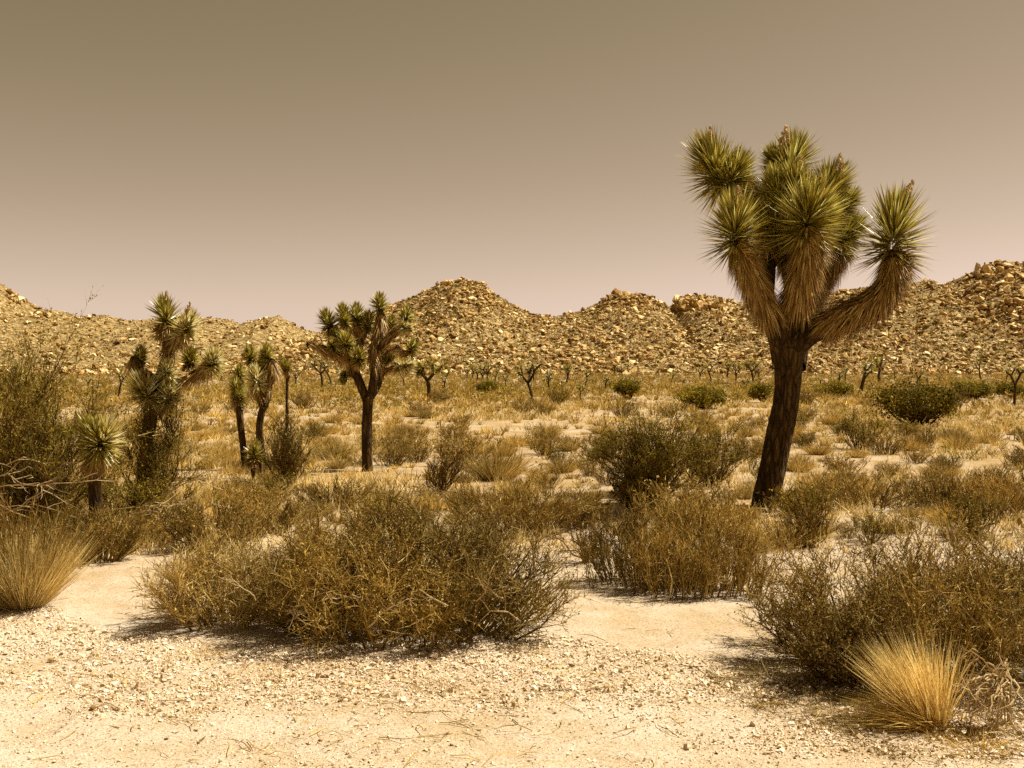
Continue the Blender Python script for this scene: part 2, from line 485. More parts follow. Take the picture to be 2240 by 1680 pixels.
# broken outcrops along the crests, where the photo shows big blocks: (photo x, photo y, spread px, count, size m)
OUT = [(975, 612, 14, 5, 2.0), (1020, 612, 40, 22, 1.5), (1050, 640, 40, 30, 1.5), (1085, 660, 30, 14, 1.2),
       (1345, 640, 22, 10, 2.0), (1395, 645, 45, 40, 1.8), (1440, 662, 20, 10, 1.4),
       (1490, 655, 18, 14, 2.4), (1530, 655, 35, 26, 2.3), (1580, 665, 35, 24, 1.8),
       (1830, 655, 40, 20, 1.5), (2140, 600, 40, 22, 1.7), (2185, 578, 40, 22, 2.2), (2200, 620, 60, 34, 2.0), (2230, 660, 40, 20, 1.9), (2100, 640, 40, 20, 1.5),
       (650, 745, 40, 22, 1.7), (640, 735, 12, 3, 3.0), (1600, 772, 10, 3, 2.2), (30, 640, 40, 14, 2.4), (90, 680, 40, 10, 2.0), (700, 742, 20, 10, 1.4)]
cx, cy, cz, cs = [], [], [], []
for (px, py, sp, cnt, sz) in OUT:
    for k in range(int(cnt * 1.5)):
        qx, qy = px + rng.normal() * sp * .6, py + abs(rng.normal()) * sp * .45
        far = qx < 560 and qy < 720
        yy = 300.0 if far else 190.0
        # walk back along the slope until the hill surface is met at that height
        ys = np.arange(258 if far else 184, 336 if far else 239, 1.2)
        xs_ = (qx - 1120) / F * ys
        hit = np.where(hill_z(xs_, ys) >= EYE - (qy - HORIZON) / F * ys - .4)[0]
        k_ = hit[0] if len(hit) else len(ys) - 1
        xx, yy = xs_[k_], ys[k_]
        cx.append(xx); cy.append(yy); cz.append(float(hill_z(np.array(xx), np.array(yy)))); cs.append(sz * rng.uniform(.3, .85))
bx = np.concatenate([bx, cx]); by = np.concatenate([by, cy]); bz = np.concatenate([bz, cz]); bs = np.concatenate([bs, cs])
sc3 = bs[:, None] * np.stack([rng.uniform(.8, 1.5, len(bs)), rng.uniform(.8, 1.4, len(bs)), rng.uniform(.6, 1.1, len(bs))], -1)
rot = rand_rot(len(bs), rng)
wh = rng.integers(0, len(ROCKS), len(bs))
bpos = np.stack([bx, by, bz + bs * .18], -1)
inview = np.abs(bx / by) < .475
app = np.where(inview, bs / by, 0)
top = np.argsort(-app)[:290]
rest = np.ones(len(bs), bool); rest[top] = False
gg = Geo()
for lib, pick_ in ((ROCKS, rest & (bs > .8)), (SMALL, rest & (bs <= .8))):
    gg.add(*stamp(lib, wh[pick_], bpos[pick_], sc3[pick_], rot[pick_]))
obj('rubble', mesh_tris('rubble', *gg.get(), M['rock']), hills, kind='stuff')
RM = [mesh_tris('boulder', v, t, M['rock']) for v, t in ROCKS]
for i in top:
    o = obj('boulder', RM[wh[i]], hills)
    m4 = Matrix.Diagonal((*sc3[i], 1)); r4 = Matrix([list(r) for r in rot[i]]).to_4x4()
    o.matrix_local = Matrix.Translation(Vector(bpos[i])) @ m4 @ r4

# ------------------------------------------------------------------ gravel and stones on the road shoulder
rng = np.random.default_rng(11)
PEB = [hull_rock(rng, n, .85) for n in (6, 7, 7, 8)]
def pebble_field(n, x0, x1, y0, y1, size, dens):
    x = rng.uniform(x0, x1, n); y = rng.uniform(y0, y1, n)
    k = rng.random(n) < dens(x, y)
    x, y = x[k], y[k]
    s = np.clip(size * (1 - rng.random(len(x))) ** (-1 / 3.2), size, size * 4)
    return x, y, s
def d_coarse(x, y):
    e = shoulder_edge(x) + (fbm(x * 1.3, y * 1.3, 21, 3) - .5) * .7
    band = sstep(e - 1.55, e - .95, y) * (1 - sstep(e - .12, e + .05, y))
    return np.clip(band * (fbm(x * 2.3, y * 2.3, 25, 3) * 5.0 - .95), .006, 1) * (1 - sstep(e + .05, e + .5, y) * .93)
def d_fine(x, y):
    e = shoulder_edge(x)
    return .75 * (1 - sstep(e - 1.0, e + .1, y)) * np.clip(fbm(x * 1.8, y * 1.8, 27, 3) * 1.9 - .35, .12, 1) + .01
parts = [pebble_field(80000, -3.8, 3.8, 4.6, 7.9, .0078, d_coarse), pebble_field(62000, -2.8, 2.8, 4.25, 7.0, .0044, d_fine)]
x = np.concatenate([p[0] for p in parts]); y = np.concatenate([p[1] for p in parts]); s = np.concatenate([p[2] for p in parts])
sc3 = s[:, None] * rng.uniform(.75, 1.35, (len(s), 3)) * np.array([1, 1, .8])
rot = rand_rot(len(s), rng); wh = rng.integers(0, len(PEB), len(s))
ppos = np.stack([x, y, gz(x, y) + s * .22], -1)
app = np.where(np.abs(x / y) < .46, s / y, 0)
top = np.argsort(-app)[:220]; rest = np.ones(len(s), bool); rest[top] = False
V, T = stamp(PEB, wh[rest], ppos[rest], sc3[rest], rot[rest])
obj('gravel', mesh_tris('gravel', V, T, M['pebble']), kind='stuff', label='pale loose gravel along the road shoulder', category='gravel')
PM = [mesh_tris('stone', v, t, M['pebble']) for v, t in PEB]
for i in top:
    o = obj('stone', PM[wh[i]], ground)
    o.matrix_local = Matrix.Translation(Vector(ppos[i])) @ Matrix.Diagonal((*sc3[i], 1)) @ Matrix([list(r) for r in rot[i]]).to_4x4()

# ------------------------------------------------------------------ shrub generator
def paths(start, end, rng, K=5, wob=.08, lift=.0):
    """slightly crooked lines from start to end"""
    t = np.linspace(0, 1, K)[None, :, None]
    L = np.linalg.norm(end - start, axis=1)[:, None, None]
    p = start[:, None] * (1 - t) + end[:, None] * t
    b = rng.normal(size=(len(start), 1, 3)) * wob * 1.3
    p = p + b * L * np.sin(t * pi) + np.array([0, 0, 1.0]) * lift * L * np.sin(t * pi)
    p[:, 1:] += rng.normal(size=(len(start), K - 1, 3)) * wob * .45 * L
    return p

def on_paths(pts, n, rng, t0=.25, t1=1.0):
    N, K, _ = pts.shape
    i = rng.integers(0, N, n)
    t = rng.uniform(t0, t1, n) * (K - 1)
    k = np.minimum(t.astype(int), K - 2); f = (t - k)[:, None]
    a, b = pts[i, k], pts[i, k + 1]
    return a * (1 - f) + b * f, unit(b - a)

def shrub(seed, rx, ry, h, stems=60, twigs=900, sprigs=3000, leaves=0, foot=.28, spread=.75, droop=.15, thick=.006,
          leaf=.018, upright=.45, twig_len=.28, flat=.5, lean=(0, 0), K=5, fine=1.0):
    """a dome of crooked stems > twigs > sprigs (+ leaves). returns (wood V,T), (sprig V,T), (leaf V,T)"""
    rng = np.random.default_rng(seed)
    ph = rng.uniform(0, 2 * pi, stems); rr = np.sqrt(rng.random(stems))
    lump = .78 + .44 * vnoise(ph * 1.6 + seed, rr * 2.1, seed)
    tx, ty = rx * rr * np.cos(ph) * lump, ry * rr * np.sin(ph) * lump
    tz = h * np.sqrt(np.clip(1 - (rr * .93) ** 2, 0, 1)) ** flat * lump * rng.uniform(.72, 1.06, stems)
    tip = np.stack([tx + lean[0] * tz, ty + lean[1] * tz, np.maximum(tz, .05 * h)], -1)
    root = np.stack([tx * foot + rng.normal(size=stems) * .03 * rx, ty * foot + rng.normal(size=stems) * .03 * ry, np.full(stems, -.03)], -1)
    st = paths(root, tip, rng, K, .07, .05)
    rad = thick * rng.uniform(.6, 1.5, (stems, 1)) * np.linspace(1, .35, K)[None]
    wood = Geo(); wood.add(*tubes(st, rad, 4))
    p, d = on_paths(st, twigs, rng, .12, 1.0)
    cl = vnoise(p[:, 0] * 5 / max(h, .3) + seed, p[:, 2] * 5 / max(h, .3) + p[:, 1] * 3.3, seed + 5)
    ok = (cl > .30) | (rng.random(len(p)) < .25)
    p, d = p[ok], d[ok]; twigs = len(p)
    nd = unit(d * .8 + unit(rng.normal(size=(twigs, 3))) * spread + np.array([0, 0, upright]))
    ln = twig_len * h * rng.uniform(.45, 1.2, twigs)[:, None]
    e = p + nd * ln; e[:, 2] = np.maximum(e[:, 2] - droop * ln[:, 0] * rng.random(twigs), .01)
    kt = 3 if twigs > 2500 else 2
    tw = paths(p, e, rng, 3, .07, .03) if kt == 3 else np.stack([p, e], 1)
    wood.add(*tubes(tw, thick * .45 * fine * np.linspace(1, .5, kt)[None] * rng.uniform(.7, 1.3, (twigs, 1)), 3))
    sp = Geo(); lf = Geo()
    if sprigs:
        p, d = on_paths(tw, sprigs, rng, .2, 1.0)
        nd = unit(d * .75 + unit(rng.normal(size=(sprigs, 3))) * spread * 1.05 + np.array([0, 0, upright * .7]))
        ln = twig_len * .48 * h * rng.uniform(.4, 1.25, sprigs)[:, None]
        e = p + nd * ln; e[:, 2] = np.maximum(e[:, 2], .008)
        sg = np.stack([p, e], 1)
        sp.add(*tubes(sg, thick * .30 * fine * np.array([1, .4])[None] * rng.uniform(.7, 1.4, (sprigs, 1)), 3))
        if leaves:
            p, d = on_paths(sg, leaves, rng, .15, 1.0)
            lf.add(*leaf_tris(p, leaf * rng.uniform(.55, 1.35, leaves), rng))
    return wood, sp, lf

def place_shrub(name, label, cat, geo, mats, loc, group=None, scale=1.0, rotz=0.0, names=('stems', 'twigs', 'leaves')):
    root = thing(name, label, cat, loc, group)
    root.scale = (scale,) * 3; root.rotation_euler = (0, 0, rotz)
    for g, m, nm in zip(geo, mats, names):
        if g.n: obj(nm, mesh_tris(nm, *g.get(), m), root)
    return root

def at(px, py):
    """ground point seen at a photo pixel"""
    d = depth_of(py)
    x = (px - 1120) / F * d
    return (x, d, float(gz(x, d)))

def grass(seed, n, h, rfoot, splay, lean=(0, 0), wid=.004, bend=.25, K=4, low=0.0):
    rng = np.random.default_rng(seed)
    ph = rng.uniform(0, 2 * pi, n); rr = np.sqrt(rng.random(n))
    base = np.stack([rfoot * rr * np.cos(ph), rfoot * rr * np.sin(ph), np.full(n, -.02)], -1)
    dirv = unit(np.stack([np.cos(ph) * rr * splay + lean[0] + rng.normal(size=n) * .19, np.sin(ph) * rr * splay + lean[1] + rng.normal(size=n) * .2,
                          np.ones(n) * np.maximum(1 - low * rr, .1)], -1))
    L = h * rng.uniform(.55, 1.08, n)
    t = np.linspace(0, 1, K)[None, :, None]
    p = base[:, None] + dirv[:, None] * L[:, None, None] * t
    out = np.stack([dirv[:, 0], dirv[:, 1], -.8 * np.hypot(dirv[:, 0], dirv[:, 1])], -1)
    p = p + out[:, None] * (bend * L * rng.uniform(.2, 1.3, n))[:, None, None] * t ** 2
    p[:, 1:] += rng.normal(size=(n, K - 1, 3)) * .02 * h * np.linspace(.4, 1.2, K - 1)[None, :, None]
    p[..., 2] = np.maximum(p[..., 2], .0 - .02 * (t[..., 0] == 0))
    g = Geo(); g.add(*blades(p, wid * rng.uniform(.7, 1.4, n), rng)); return g

# ---- the big bushes beside the gravel
loc = (-.68, 6.80, float(gz(-.62, 6.80)))
main = place_shrub('shrub', 'wide dark brown tangled bush at the edge of the gravel', 'shrub',
    shrub(101, 1.06, .70, .74, stems=240, twigs=5200, sprigs=19000, leaves=32000, foot=.58, spread=.95, droop=.35, thick=.0062, leaf=.0135, twig_len=.28, flat=1.15, fine=1.0),
    (M['brown'], M['brown'], M['brown_leaf']), loc)
p = at(520, 1330)
place_shrub('shrub', 'pale dry spreading bush joined to the side of the wide dark bush', 'shrub',
    shrub(102, .62, .5, .52, stems=130, twigs=2400, sprigs=8000, leaves=2500, foot=.5, spread=.8, droop=.4, thick=.0055, leaf=.016, twig_len=.36, flat=1.1, fine=1.3),
    (M['straw'], M['straw_pale'], M['straw']), (p[0] + .10, 7.05, p[2]))
p = at(1510, 1300)
tan_bush = place_shrub('shrub', 'upright thin-twigged tan bush in front of the tall joshua tree', 'shrub',
    shrub(103, .72, .52, .60, stems=300, twigs=3600, sprigs=10500, leaves=9500, foot=.84, spread=.7, droop=.1, thick=.0048, leaf=.013, twig_len=.30, flat=.85, upright=.5, fine=1.15),
    (M['brown'], M['straw'], M['brown_leaf']), (p[0], 8.15, p[2]))
p = at(2050, 1440)
broad_bush = place_shrub('shrub', 'broad grey brown bush behind the golden grass clump', 'shrub',
    shrub(104, 1.06, .72, .72, stems=250, twigs=5200, sprigs=17000, leaves=28000, foot=.70, spread=.9, droop=.3, thick=.0055, leaf=.013, twig_len=.28, flat=1.05, fine=1.0),
    (M['brown'], M['brown'], M['brown_leaf']), (2.42, 6.05, p[2]))
p = at(1860, 1470)
place_shrub('shrub', 'low dark bush at the foot of the broad grey brown bush', 'shrub',
    shrub(105, .42, .36, .38, stems=80, twigs=1300, sprigs=5000, leaves=5000, foot=.4, spread=.9, droop=.3, thick=.005, leaf=.015, twig_len=.36, fine=1.1),
    (M['dark_wood'], M['brown'], M['brown_leaf']), (1.80, 5.72, p[2]))
p = at(1790, 1400)

def bare_branches(root, seed, n, rx, ry, h, L):
    rng = np.random.default_rng(seed)
    for k in range(n):
        s0 = np.array([[rng.uniform(-.75, .75) * rx, rng.uniform(-.9, -.25) * ry, rng.uniform(.10, .5) * h]])
        a = rng.uniform(.2, pi - .2)
        e0 = s0 + np.array([[cos(a) * L, -.25 * L, sin(a) * L * .8]]) * rng.uniform(.5, 1.2)
        st = paths(s0, e0, rng, 7, .07, .02)
        g = Geo(); g.add(*tubes(st, rng.uniform(.003, .0058) * np.linspace(1, .4, 7)[None], 5))
        q, dd = on_paths(st, 5, rng, .3, .95)
        e2 = q + unit(dd + rng.normal(size=q.shape) * .5) * L * .45 * rng.uniform(.3, 1.1, (5, 1))
        g.add(*tubes(paths(q, e2, rng, 4, .1, 0), .0022 * np.linspace(1, .5, 4)[None] * np.ones((5, 1)), 3))
        obj('bare_branch', mesh_tris('bare_branch', *g.get(), M['deadwood']), root)
bare_branches(main, 131, 22, 1.05, .72, .66, .30)
bare_branches(tan_bush, 132, 9, .6, .5, .58, .26)
bare_branches(broad_bush, 133, 14, .95, .7, .6, .28)

# golden bunch grass, straw bush at the other side
p = at(2040, 1585)
gr = thing('grass_clump', 'golden bunch grass clump fanning out beside the gravel', 'grass', (p[0], p[1], p[2]))
obj('blades', mesh_tris('blades', *grass(201, 1200, .48, .055, .38, lean=(-.36, .08), wid=.0036, bend=.14).get(), M['straw_pale']), gr)
obj('fallen_blades', mesh_tris('fallen_blades', *grass(202, 420, .38, .07, .7, lean=(-1.3, .05), wid=.0034, bend=.3, low=.4).get(), M['straw']), gr)
p = at(60, 1335)
gr = thing('straw_bush', 'upright straw coloured broom bush next to the sandy path', 'shrub', (p[0] - .02, p[1], p[2]))
obj('blades', mesh_tris('blades', *grass(203, 2300, .62, .10, .80, lean=(.02, 0), wid=.0042, bend=.06).get(), M['straw_pale']), gr)
g3 = shrub(204, .36, .34, .62, stems=110, twigs=900, sprigs=2600, foot=.2, spread=.4, droop=0, thick=.0045, upright=.8, fine=1.2)
obj('stems', mesh_tris('stems', *g3[0].get(), M['brown']), gr)
obj('twigs', mesh_tris('twigs', *g3[1].get(), M['straw']), gr)

# gnarled bare root crown by the grass clump
def gnarl(seed, loc, label, n=44, L=.24, dirs=(-.75, -.25, -.55), top=.20, name='dead_root', cat='root', thick=.007, spread=.55, mat='deadwood'):
    rng = np.random.default_rng(seed)
    root = thing(name, label, cat, loc)
    s = np.tile([0, 0, top], (n, 1)) + rng.normal(size=(n, 3)) * .02
    d = unit(np.array(dirs) + rng.normal(size=(n, 3)) * spread)
    e = s + d * L * rng.uniform(.6, 1.2, (n, 1)); e[:, 2] = np.maximum(e[:, 2], .0)
    st = paths(s, e, rng, 6, .13, .12)
    g = Geo(); g.add(*tubes(st, thick * rng.uniform(.5, 1.2, (n, 1)) * np.linspace(1, .4, 6)[None], 5))
    q, dd = on_paths(st, n * 5, rng, .3, 1)
    e2 = q + unit(dd + rng.normal(size=q.shape) * .5) * L * .4 * rng.uniform(.4, 1.2, (len(q), 1)); e2[:, 2] = np.maximum(e2[:, 2], .0)
    g.add(*tubes(paths(q, e2, rng, 4, .12, 0), thick * .42 * np.linspace(1, .4, 4)[None] * np.ones((len(q), 1)), 3))
    obj('branches', mesh_tris('branches', *g.get(), M[mat]), root)
    core = np.array([[[.05, .04, -.03], [.035, .02, top * .4], [.01, .01, top * .8], [.0, 0, top * 1.06]]])
    obj('stem', mesh_tris('stem', *tubes(core, np.array([[.013, .012, .011, .006]]), 8), M[mat]), root)
    return root
p = at(2185, 1590)
gnarl(301, (p[0] + .02, p[1], p[2]), 'gnarled bleached dead branches bent over beside the golden grass clump')
p = at(1282, 1236)
gnarl(302, p, 'small dead twig clump, coloured dark for shade, on the bare sand between the bushes', n=44, L=.36, dirs=(.1, 0, .8), top=.02, name='dead_twig_clump', cat='dead plant', thick=.005, spread=.6, mat='dark_wood')  # near-black wood colour stands in for the shadow over these twigs

# ---- big green-brown creosote at the side with bleached dead limbs
def creosote(seed, loc, label, rx, ry, h, n_st, n_tw, n_sp, n_lf, leafmat='olive_leaf', lean=(0, 0), deadwood=0, name='creosote_bush', leaf=.022, group=None):
    r = place_shrub(name, label, 'shrub',
        shrub(seed, rx, ry, h, stems=n_st, twigs=n_tw, sprigs=n_sp, leaves=n_lf, foot=.12, spread=.62, droop=.05, thick=.0075, leaf=leaf, twig_len=.24, flat=.8, upright=.45, lean=lean, K=6, fine=1.0),
        (M['dark_wood'], M['brown'], M[leafmat]), loc, group)
    if deadwood:
        rng = np.random.default_rng(seed + 1)
        for k in range(deadwood):
            a = rng.uniform(-.9, .9)
            s = np.array([[rng.uniform(-.7, .1) * rx, rng.uniform(-.95, -.5) * ry, rng.uniform(.10, .48) * h]])
            L = rng.uniform(.7, 1.5)
            e = s + np.array([[L * cos(a * .8), -.15 * L, L * sin(a) * .6]])
            e[:, 2] = np.maximum(e[:, 2], .12)
            st = paths(s, e, rng, 9, .06, .05)
            g = Geo(); g.add(*tubes(st, rng.uniform(.004, .010) * np.linspace(1, .35, 9)[None], 6))
            q, dd = on_paths(st, 9, rng, .25, 1)
            e2 = q + unit(dd + rng.normal(size=q.shape) * .45) * .35 * rng.uniform(.3, 1.1, (9, 1))
            g.add(*tubes(paths(q, e2, rng, 5, .1, 0), .0042 * np.linspace(1, .4, 5)[None] * np.ones((9, 1)), 4))
            obj('dead_limb', mesh_tris('dead_limb', *g.get(), M['deadwood']), r)
    return r
creosote(401, (-4.55, 10.0, float(gz(-4.55, 10))), 'large leafy creosote bush with bleached dead limbs poking out', 1.2, .8, 1.66, 80, 2000, 6500, 19000, deadwood=8)
creosote(402, (-3.55, 10.6, float(gz(-3.55, 10.6))), 'leafy creosote bush in front of the many-headed joshua tree', .6, .5, .62, 36, 700, 2200, 3800, deadwood=5)
creosote(403, (1.85, 14.4, float(gz(1.85, 14.4))), 'tall olive green creosote bush beside the leaning joshua tree trunk', .92, .6, 1.10, 95, 1900, 6500, 19000)
creosote(404, (2.75, 15.2, float(gz(2.75, 15.2))), 'loose olive bush just behind the tall creosote bush', .5, .45, .85, 40, 900, 3000, 5500)
creosote(405, (1.42, 12.1, float(gz(1.42, 12.1))), 'dense bush in the shade of the leaning joshua tree, shade also put into its dark leaves', .40, .34, .54, 60, 1200, 4000, 12000, leafmat='green_leaf', name='shrub')  # dark leaf colour adds painted shade to the tree's own shadow
p = at(632, 1062)
creosote(406, p, 'thin see-through creosote bush beside the twin joshua trees', .36, .32, .92, 34, 700, 2400, 2600, leaf=.02)
p = at(965, 1078)
creosote(407, p, 'dark-stemmed creosote leaning over on the open plain', .32, .3, .62, 26, 500, 1700, 1200, leafmat='brown_leaf', lean=(.25, 0))
creosote(409, (-4.02, 12.35, float(gz(-4.02, 12.35))), 'sparse green creosote growing up against the many-headed tree trunk', .5, .35, 1.22, 36, 800, 2600, 6500)
creosote(410, (-5.6, 11.2, float(gz(-5.6, 11.2))), 'tall creosote bush behind the one with bleached dead limbs', .8, .6, 1.85, 30, 700, 2200, 5200)
p = at(1772, 1195)
creosote(408, p, 'small loose brown bush between the tan bush and the broad bush', .26, .24, .42, 26, 420, 1500, 500, leafmat='brown_leaf', name='shrub')

MID = [  # photo x, base y, half-width m, height m, kind, label
    (735, 1112, .55, .36, 'brown', 'low wide brown bush behind the wide dark bush'),
    (1130, 1172, .85, .50, 'brown', 'long low brown bush behind the wide dark bush, by the bare sand'),
    (1260, 1150, .40, .42, 'brown', 'rounded brown bush next to the bare sand patch'),
    (470, 1205, .50, .50, 'brown', 'brown twiggy bush rising behind the pale dry bush'),
    (600, 1165, .45, .34, 'straw', 'straw coloured bush behind the pale dry bush'),
    (560, 1120, .40, .32, 'straw', 'pale straw bush near the young joshua tree'),
    (1900, 1105, .95, .42, 'brown', 'long brown bush behind the leaning joshua tree'),
    (2060, 1120, .55, .46, 'brown', 'brown bush beyond the broad grey brown bush'),
    (2190, 1130, .50, .45, 'straw', 'straw bush with bent pale stems beyond the broad bush'),
    (2180, 1085, .55, .44, 'brown', 'rounded brown bush beside the straw bush with bent stems'),
    (1745, 1130, .40, .34, 'brown', 'brown bush at the foot of the leaning joshua tree'),
    (215, 1236, .48, .52, 'brown', 'brown twiggy bush hiding the stem of the young low joshua tree'),
    (330, 1190, .50, .28, 'straw', 'flattened straw bush beyond the sandy path'),
    (160, 1190, .55, .34, 'brown', 'brown bush under the large creosote bush'),
]
def mid_shrub(seed, hw, h, dens=1.0):
    return shrub(seed, hw, hw * .85, h, stems=int(80 * dens), twigs=int(1100 * dens), sprigs=int(5000 * dens), foot=.35, spread=.72, droop=.1,
                 thick=.0055, twig_len=.32, flat=.6, upright=.5, fine=1.35, leaves=int(1800 * dens), leaf=.016)
for k, (px, py, hw, h, kind, label) in enumerate(MID):
    mats = (M['brown'], M['brown'], M['brown_leaf']) if kind == 'brown' else (M['brown'], M['straw'], M['straw'])
    place_shrub('shrub', label, 'shrub', mid_shrub(500 + k, hw, h * .85, .9 if hw < .6 else 1.3), mats, at(px, py))

# ------------------------------------------------------------------ joshua trees
def smooth_path(pts, radii, n):
    """Catmull-Rom through the joints"""
    p = np.array(pts); r = np.array(radii)
    q = np.vstack([2 * p[0] - p[1], p, 2 * p[-1] - p[-2]]); s = np.concatenate([[r[0]], r, [r[-1]]])
    out, rad = [], []
    m = len(p) - 1
    for t in np.linspace(0, m - 1e-6, n):
        i = int(t); f = t - i
        a, b, c, d = q[i:i + 4]
        out.append(.5 * (2 * b + (c - a) * f + (2 * a - 5 * b + 4 * c - d) * f * f + (3 * b - a - 3 * c + d) * f ** 3))
        rad.append(s[i + 1] * (1 - f) + s[i + 2] * f)
    return np.array(out), np.array(rad)

def limb_mesh(path, rad, sides, seed, rough=.10):
    n = len(path)
    t = unit(np.gradient(path, axis=0))
    u = unit(np.cross(t, np.array([0.31, 0.95, 0.05]))); v = np.cross(t, u)
    a = np.arange(sides) * 2 * pi / sides
    S = np.concatenate([[0], np.cumsum(np.linalg.norm(np.diff(path, axis=0), axis=1))])
    rr = rad[:, None] * (1 + rough * (fbm(np.cos(a)[None] * 2.2 + np.zeros((n, 1)) + 9, S[:, None] * 3 + np.sin(a)[None] * 2.2, seed, 4) - .5) * 2.2)
    V = path[:, None] + (u[:, None] * np.cos(a)[None, :, None] + v[:, None] * np.sin(a)[None, :, None]) * rr[..., None]
    V = V.reshape(-1, 3)
    ii, jj = np.meshgrid(np.arange(sides), np.arange(n - 1))
    p0 = (jj * sides + ii).ravel(); p1 = (jj * sides + (ii + 1) % sides).ravel()
    T = np.concatenate([np.stack([p0, p1, p0 + sides], -1), np.stack([p1, p1 + sides, p0 + sides], -1)])
    k = len(V)
    V = np.vstack([V, path[-1] + t[-1] * rad[-1] * .5])
    e = (n - 1) * sides
    T = np.vstack([T, np.stack([e + np.arange(sides), e + (np.arange(sides) + 1) % sides, np.full(sides, k)], -1)])
    return V, T

def sword_leaves(org, d, L, w, rng, droop=0.0):
    """stiff keeled bayonet leaves: V cross-section, tapering to a point (6 triangles)"""
    N = len(org)
    ref = np.array([[0, 0, 1.]]) + rng.normal(size=(N, 3)) * .15
    s = unit(np.cross(d, ref)); k = unit(np.cross(s, d))
    L = L[:, None]; w = w[:, None]
    mid = org + d * L * .42 - np.array([0, 0, 1.]) * droop * L * .15
    tip = org + d * L - np.array([0, 0, 1.]) * droop * L * .6
    V = np.stack([org + s * w * .42, org - k * w * .25, org - s * w * .42,
                  mid + s * w * .5, mid - k * w * .28, mid - s * w * .5, tip], 1).reshape(-1, 3)
    T = np.array([(0, 1, 4), (0, 4, 3), (1, 2, 5), (1, 5, 4), (3, 4, 6), (4, 5, 6)])[None] + (np.arange(N) * 7)[:, None, None]
    return V, T.reshape(-1, 3)

def rosette_geo(base, axis, length, leaf, n, rng, lo=132, hi=4, w=.022):
    axis = axis / np.linalg.norm(axis)
    t = rng.random(n) ** .85
    th = np.radians(lo + (hi - lo) * t ** .8 + rng.normal(size=n) * 11)
    ph = rng.uniform(0, 2 * pi, n)
    u, v = frames(axis[None]); u, v = u[0], v[0]
    radial = np.cos(ph)[:, None] * u + np.sin(ph)[:, None] * v
    d = unit(axis * np.cos(th)[:, None] + radial * np.sin(th)[:, None])
    org = base + axis * (t * length)[:, None] + radial * .025 * leaf / .3
    L = leaf * rng.uniform(.62, 1.12, n) * (1 - .25 * np.clip(t - .75, 0, 1) * 4 * .5)
    return sword_leaves(org, d, L, w * rng.uniform(.8, 1.25, n), rng)

def skirt_geo(path, rad, t0, t1, n, L, rng, flare=(12, 34), w=.016):
    """dead leaves laid back along a limb, from its head (t1) down to t0"""
    N = len(path)
    S = rng.uniform(t0, t1, n) * (N - 1)
    i = np.minimum(S.astype(int), N - 2); f = (S - i)[:, None]
    c = path[i] * (1 - f) + path[i + 1] * f; r = rad[i] * (1 - f[:, 0]) + rad[i + 1] * f[:, 0]
    tg = unit(path[i + 1] - path[i])
    u, v = frames(tg); ph = rng.uniform(0, 2 * pi, n)[:, None]
    radial = u * np.cos(ph) + v * np.sin(ph)
    fl = np.radians(rng.uniform(flare[0], flare[1], n))[:, None]
    d = unit(-tg * np.cos(fl) + radial * np.sin(fl) + np.array([0, 0, -.28]))
    org = c + radial * (r * .92)[:, None]
    Ls = L * rng.uniform(.55, 1.1, n)
    K = 3; t = np.linspace(0, 1, K)[None, :, None]
    p = org[:, None] + d[:, None] * Ls[:, None, None] * t + np.array([0, 0, -1.]) * (Ls * .18)[:, None, None] * t ** 2
    side = unit(np.cross(d, radial))
    return blades(p, w * rng.uniform(.7, 1.3, n), rng, side)

def bloom_geo(base, axis, h, rng, n=70):
    g = Geo()
    st = np.array([[base, base + axis * h * .5, base + axis * h]])
    g.add(*tubes(st, np.array([[.012, .009, .004]]), 5))
    t = rng.uniform(.25, 1, n)
    u, v = frames(axis[None]); ph = rng.uniform(0, 2 * pi, n)[:, None]
    radial = u * np.cos(ph) + v * np.sin(ph)
    R = .075 * (1.15 - t)[:, None] * rng.uniform(.4, 1.1, (n, 1)) * h / .3
    pos = base + axis * (t * h)[:, None] + radial * R
    ic = [((np.array([[0, 0, 1], [1, 0, 0], [0, 1, 0], [-1, 0, 0], [0, -1, 0], [0, 0, -1.]])), np.array([(0, 1, 2), (0, 2, 3), (0, 3, 4), (0, 4, 1), (5, 2, 1), (5, 3, 2), (5, 4, 3), (5, 1, 4)]))]
    sc = rng.uniform(.008, .016, (n, 1)) * np.array([[1, 1, 1.5]]) * h / .3
    g.add(*stamp(ic, np.zeros(n, int), pos, sc, rand_rot(n, rng)))
    stems = np.stack([base + axis * ((t - .06) * h)[:, None], pos], 1)
    g.add(*tubes(stems, np.full((n, 2), .003), 3))
    return g

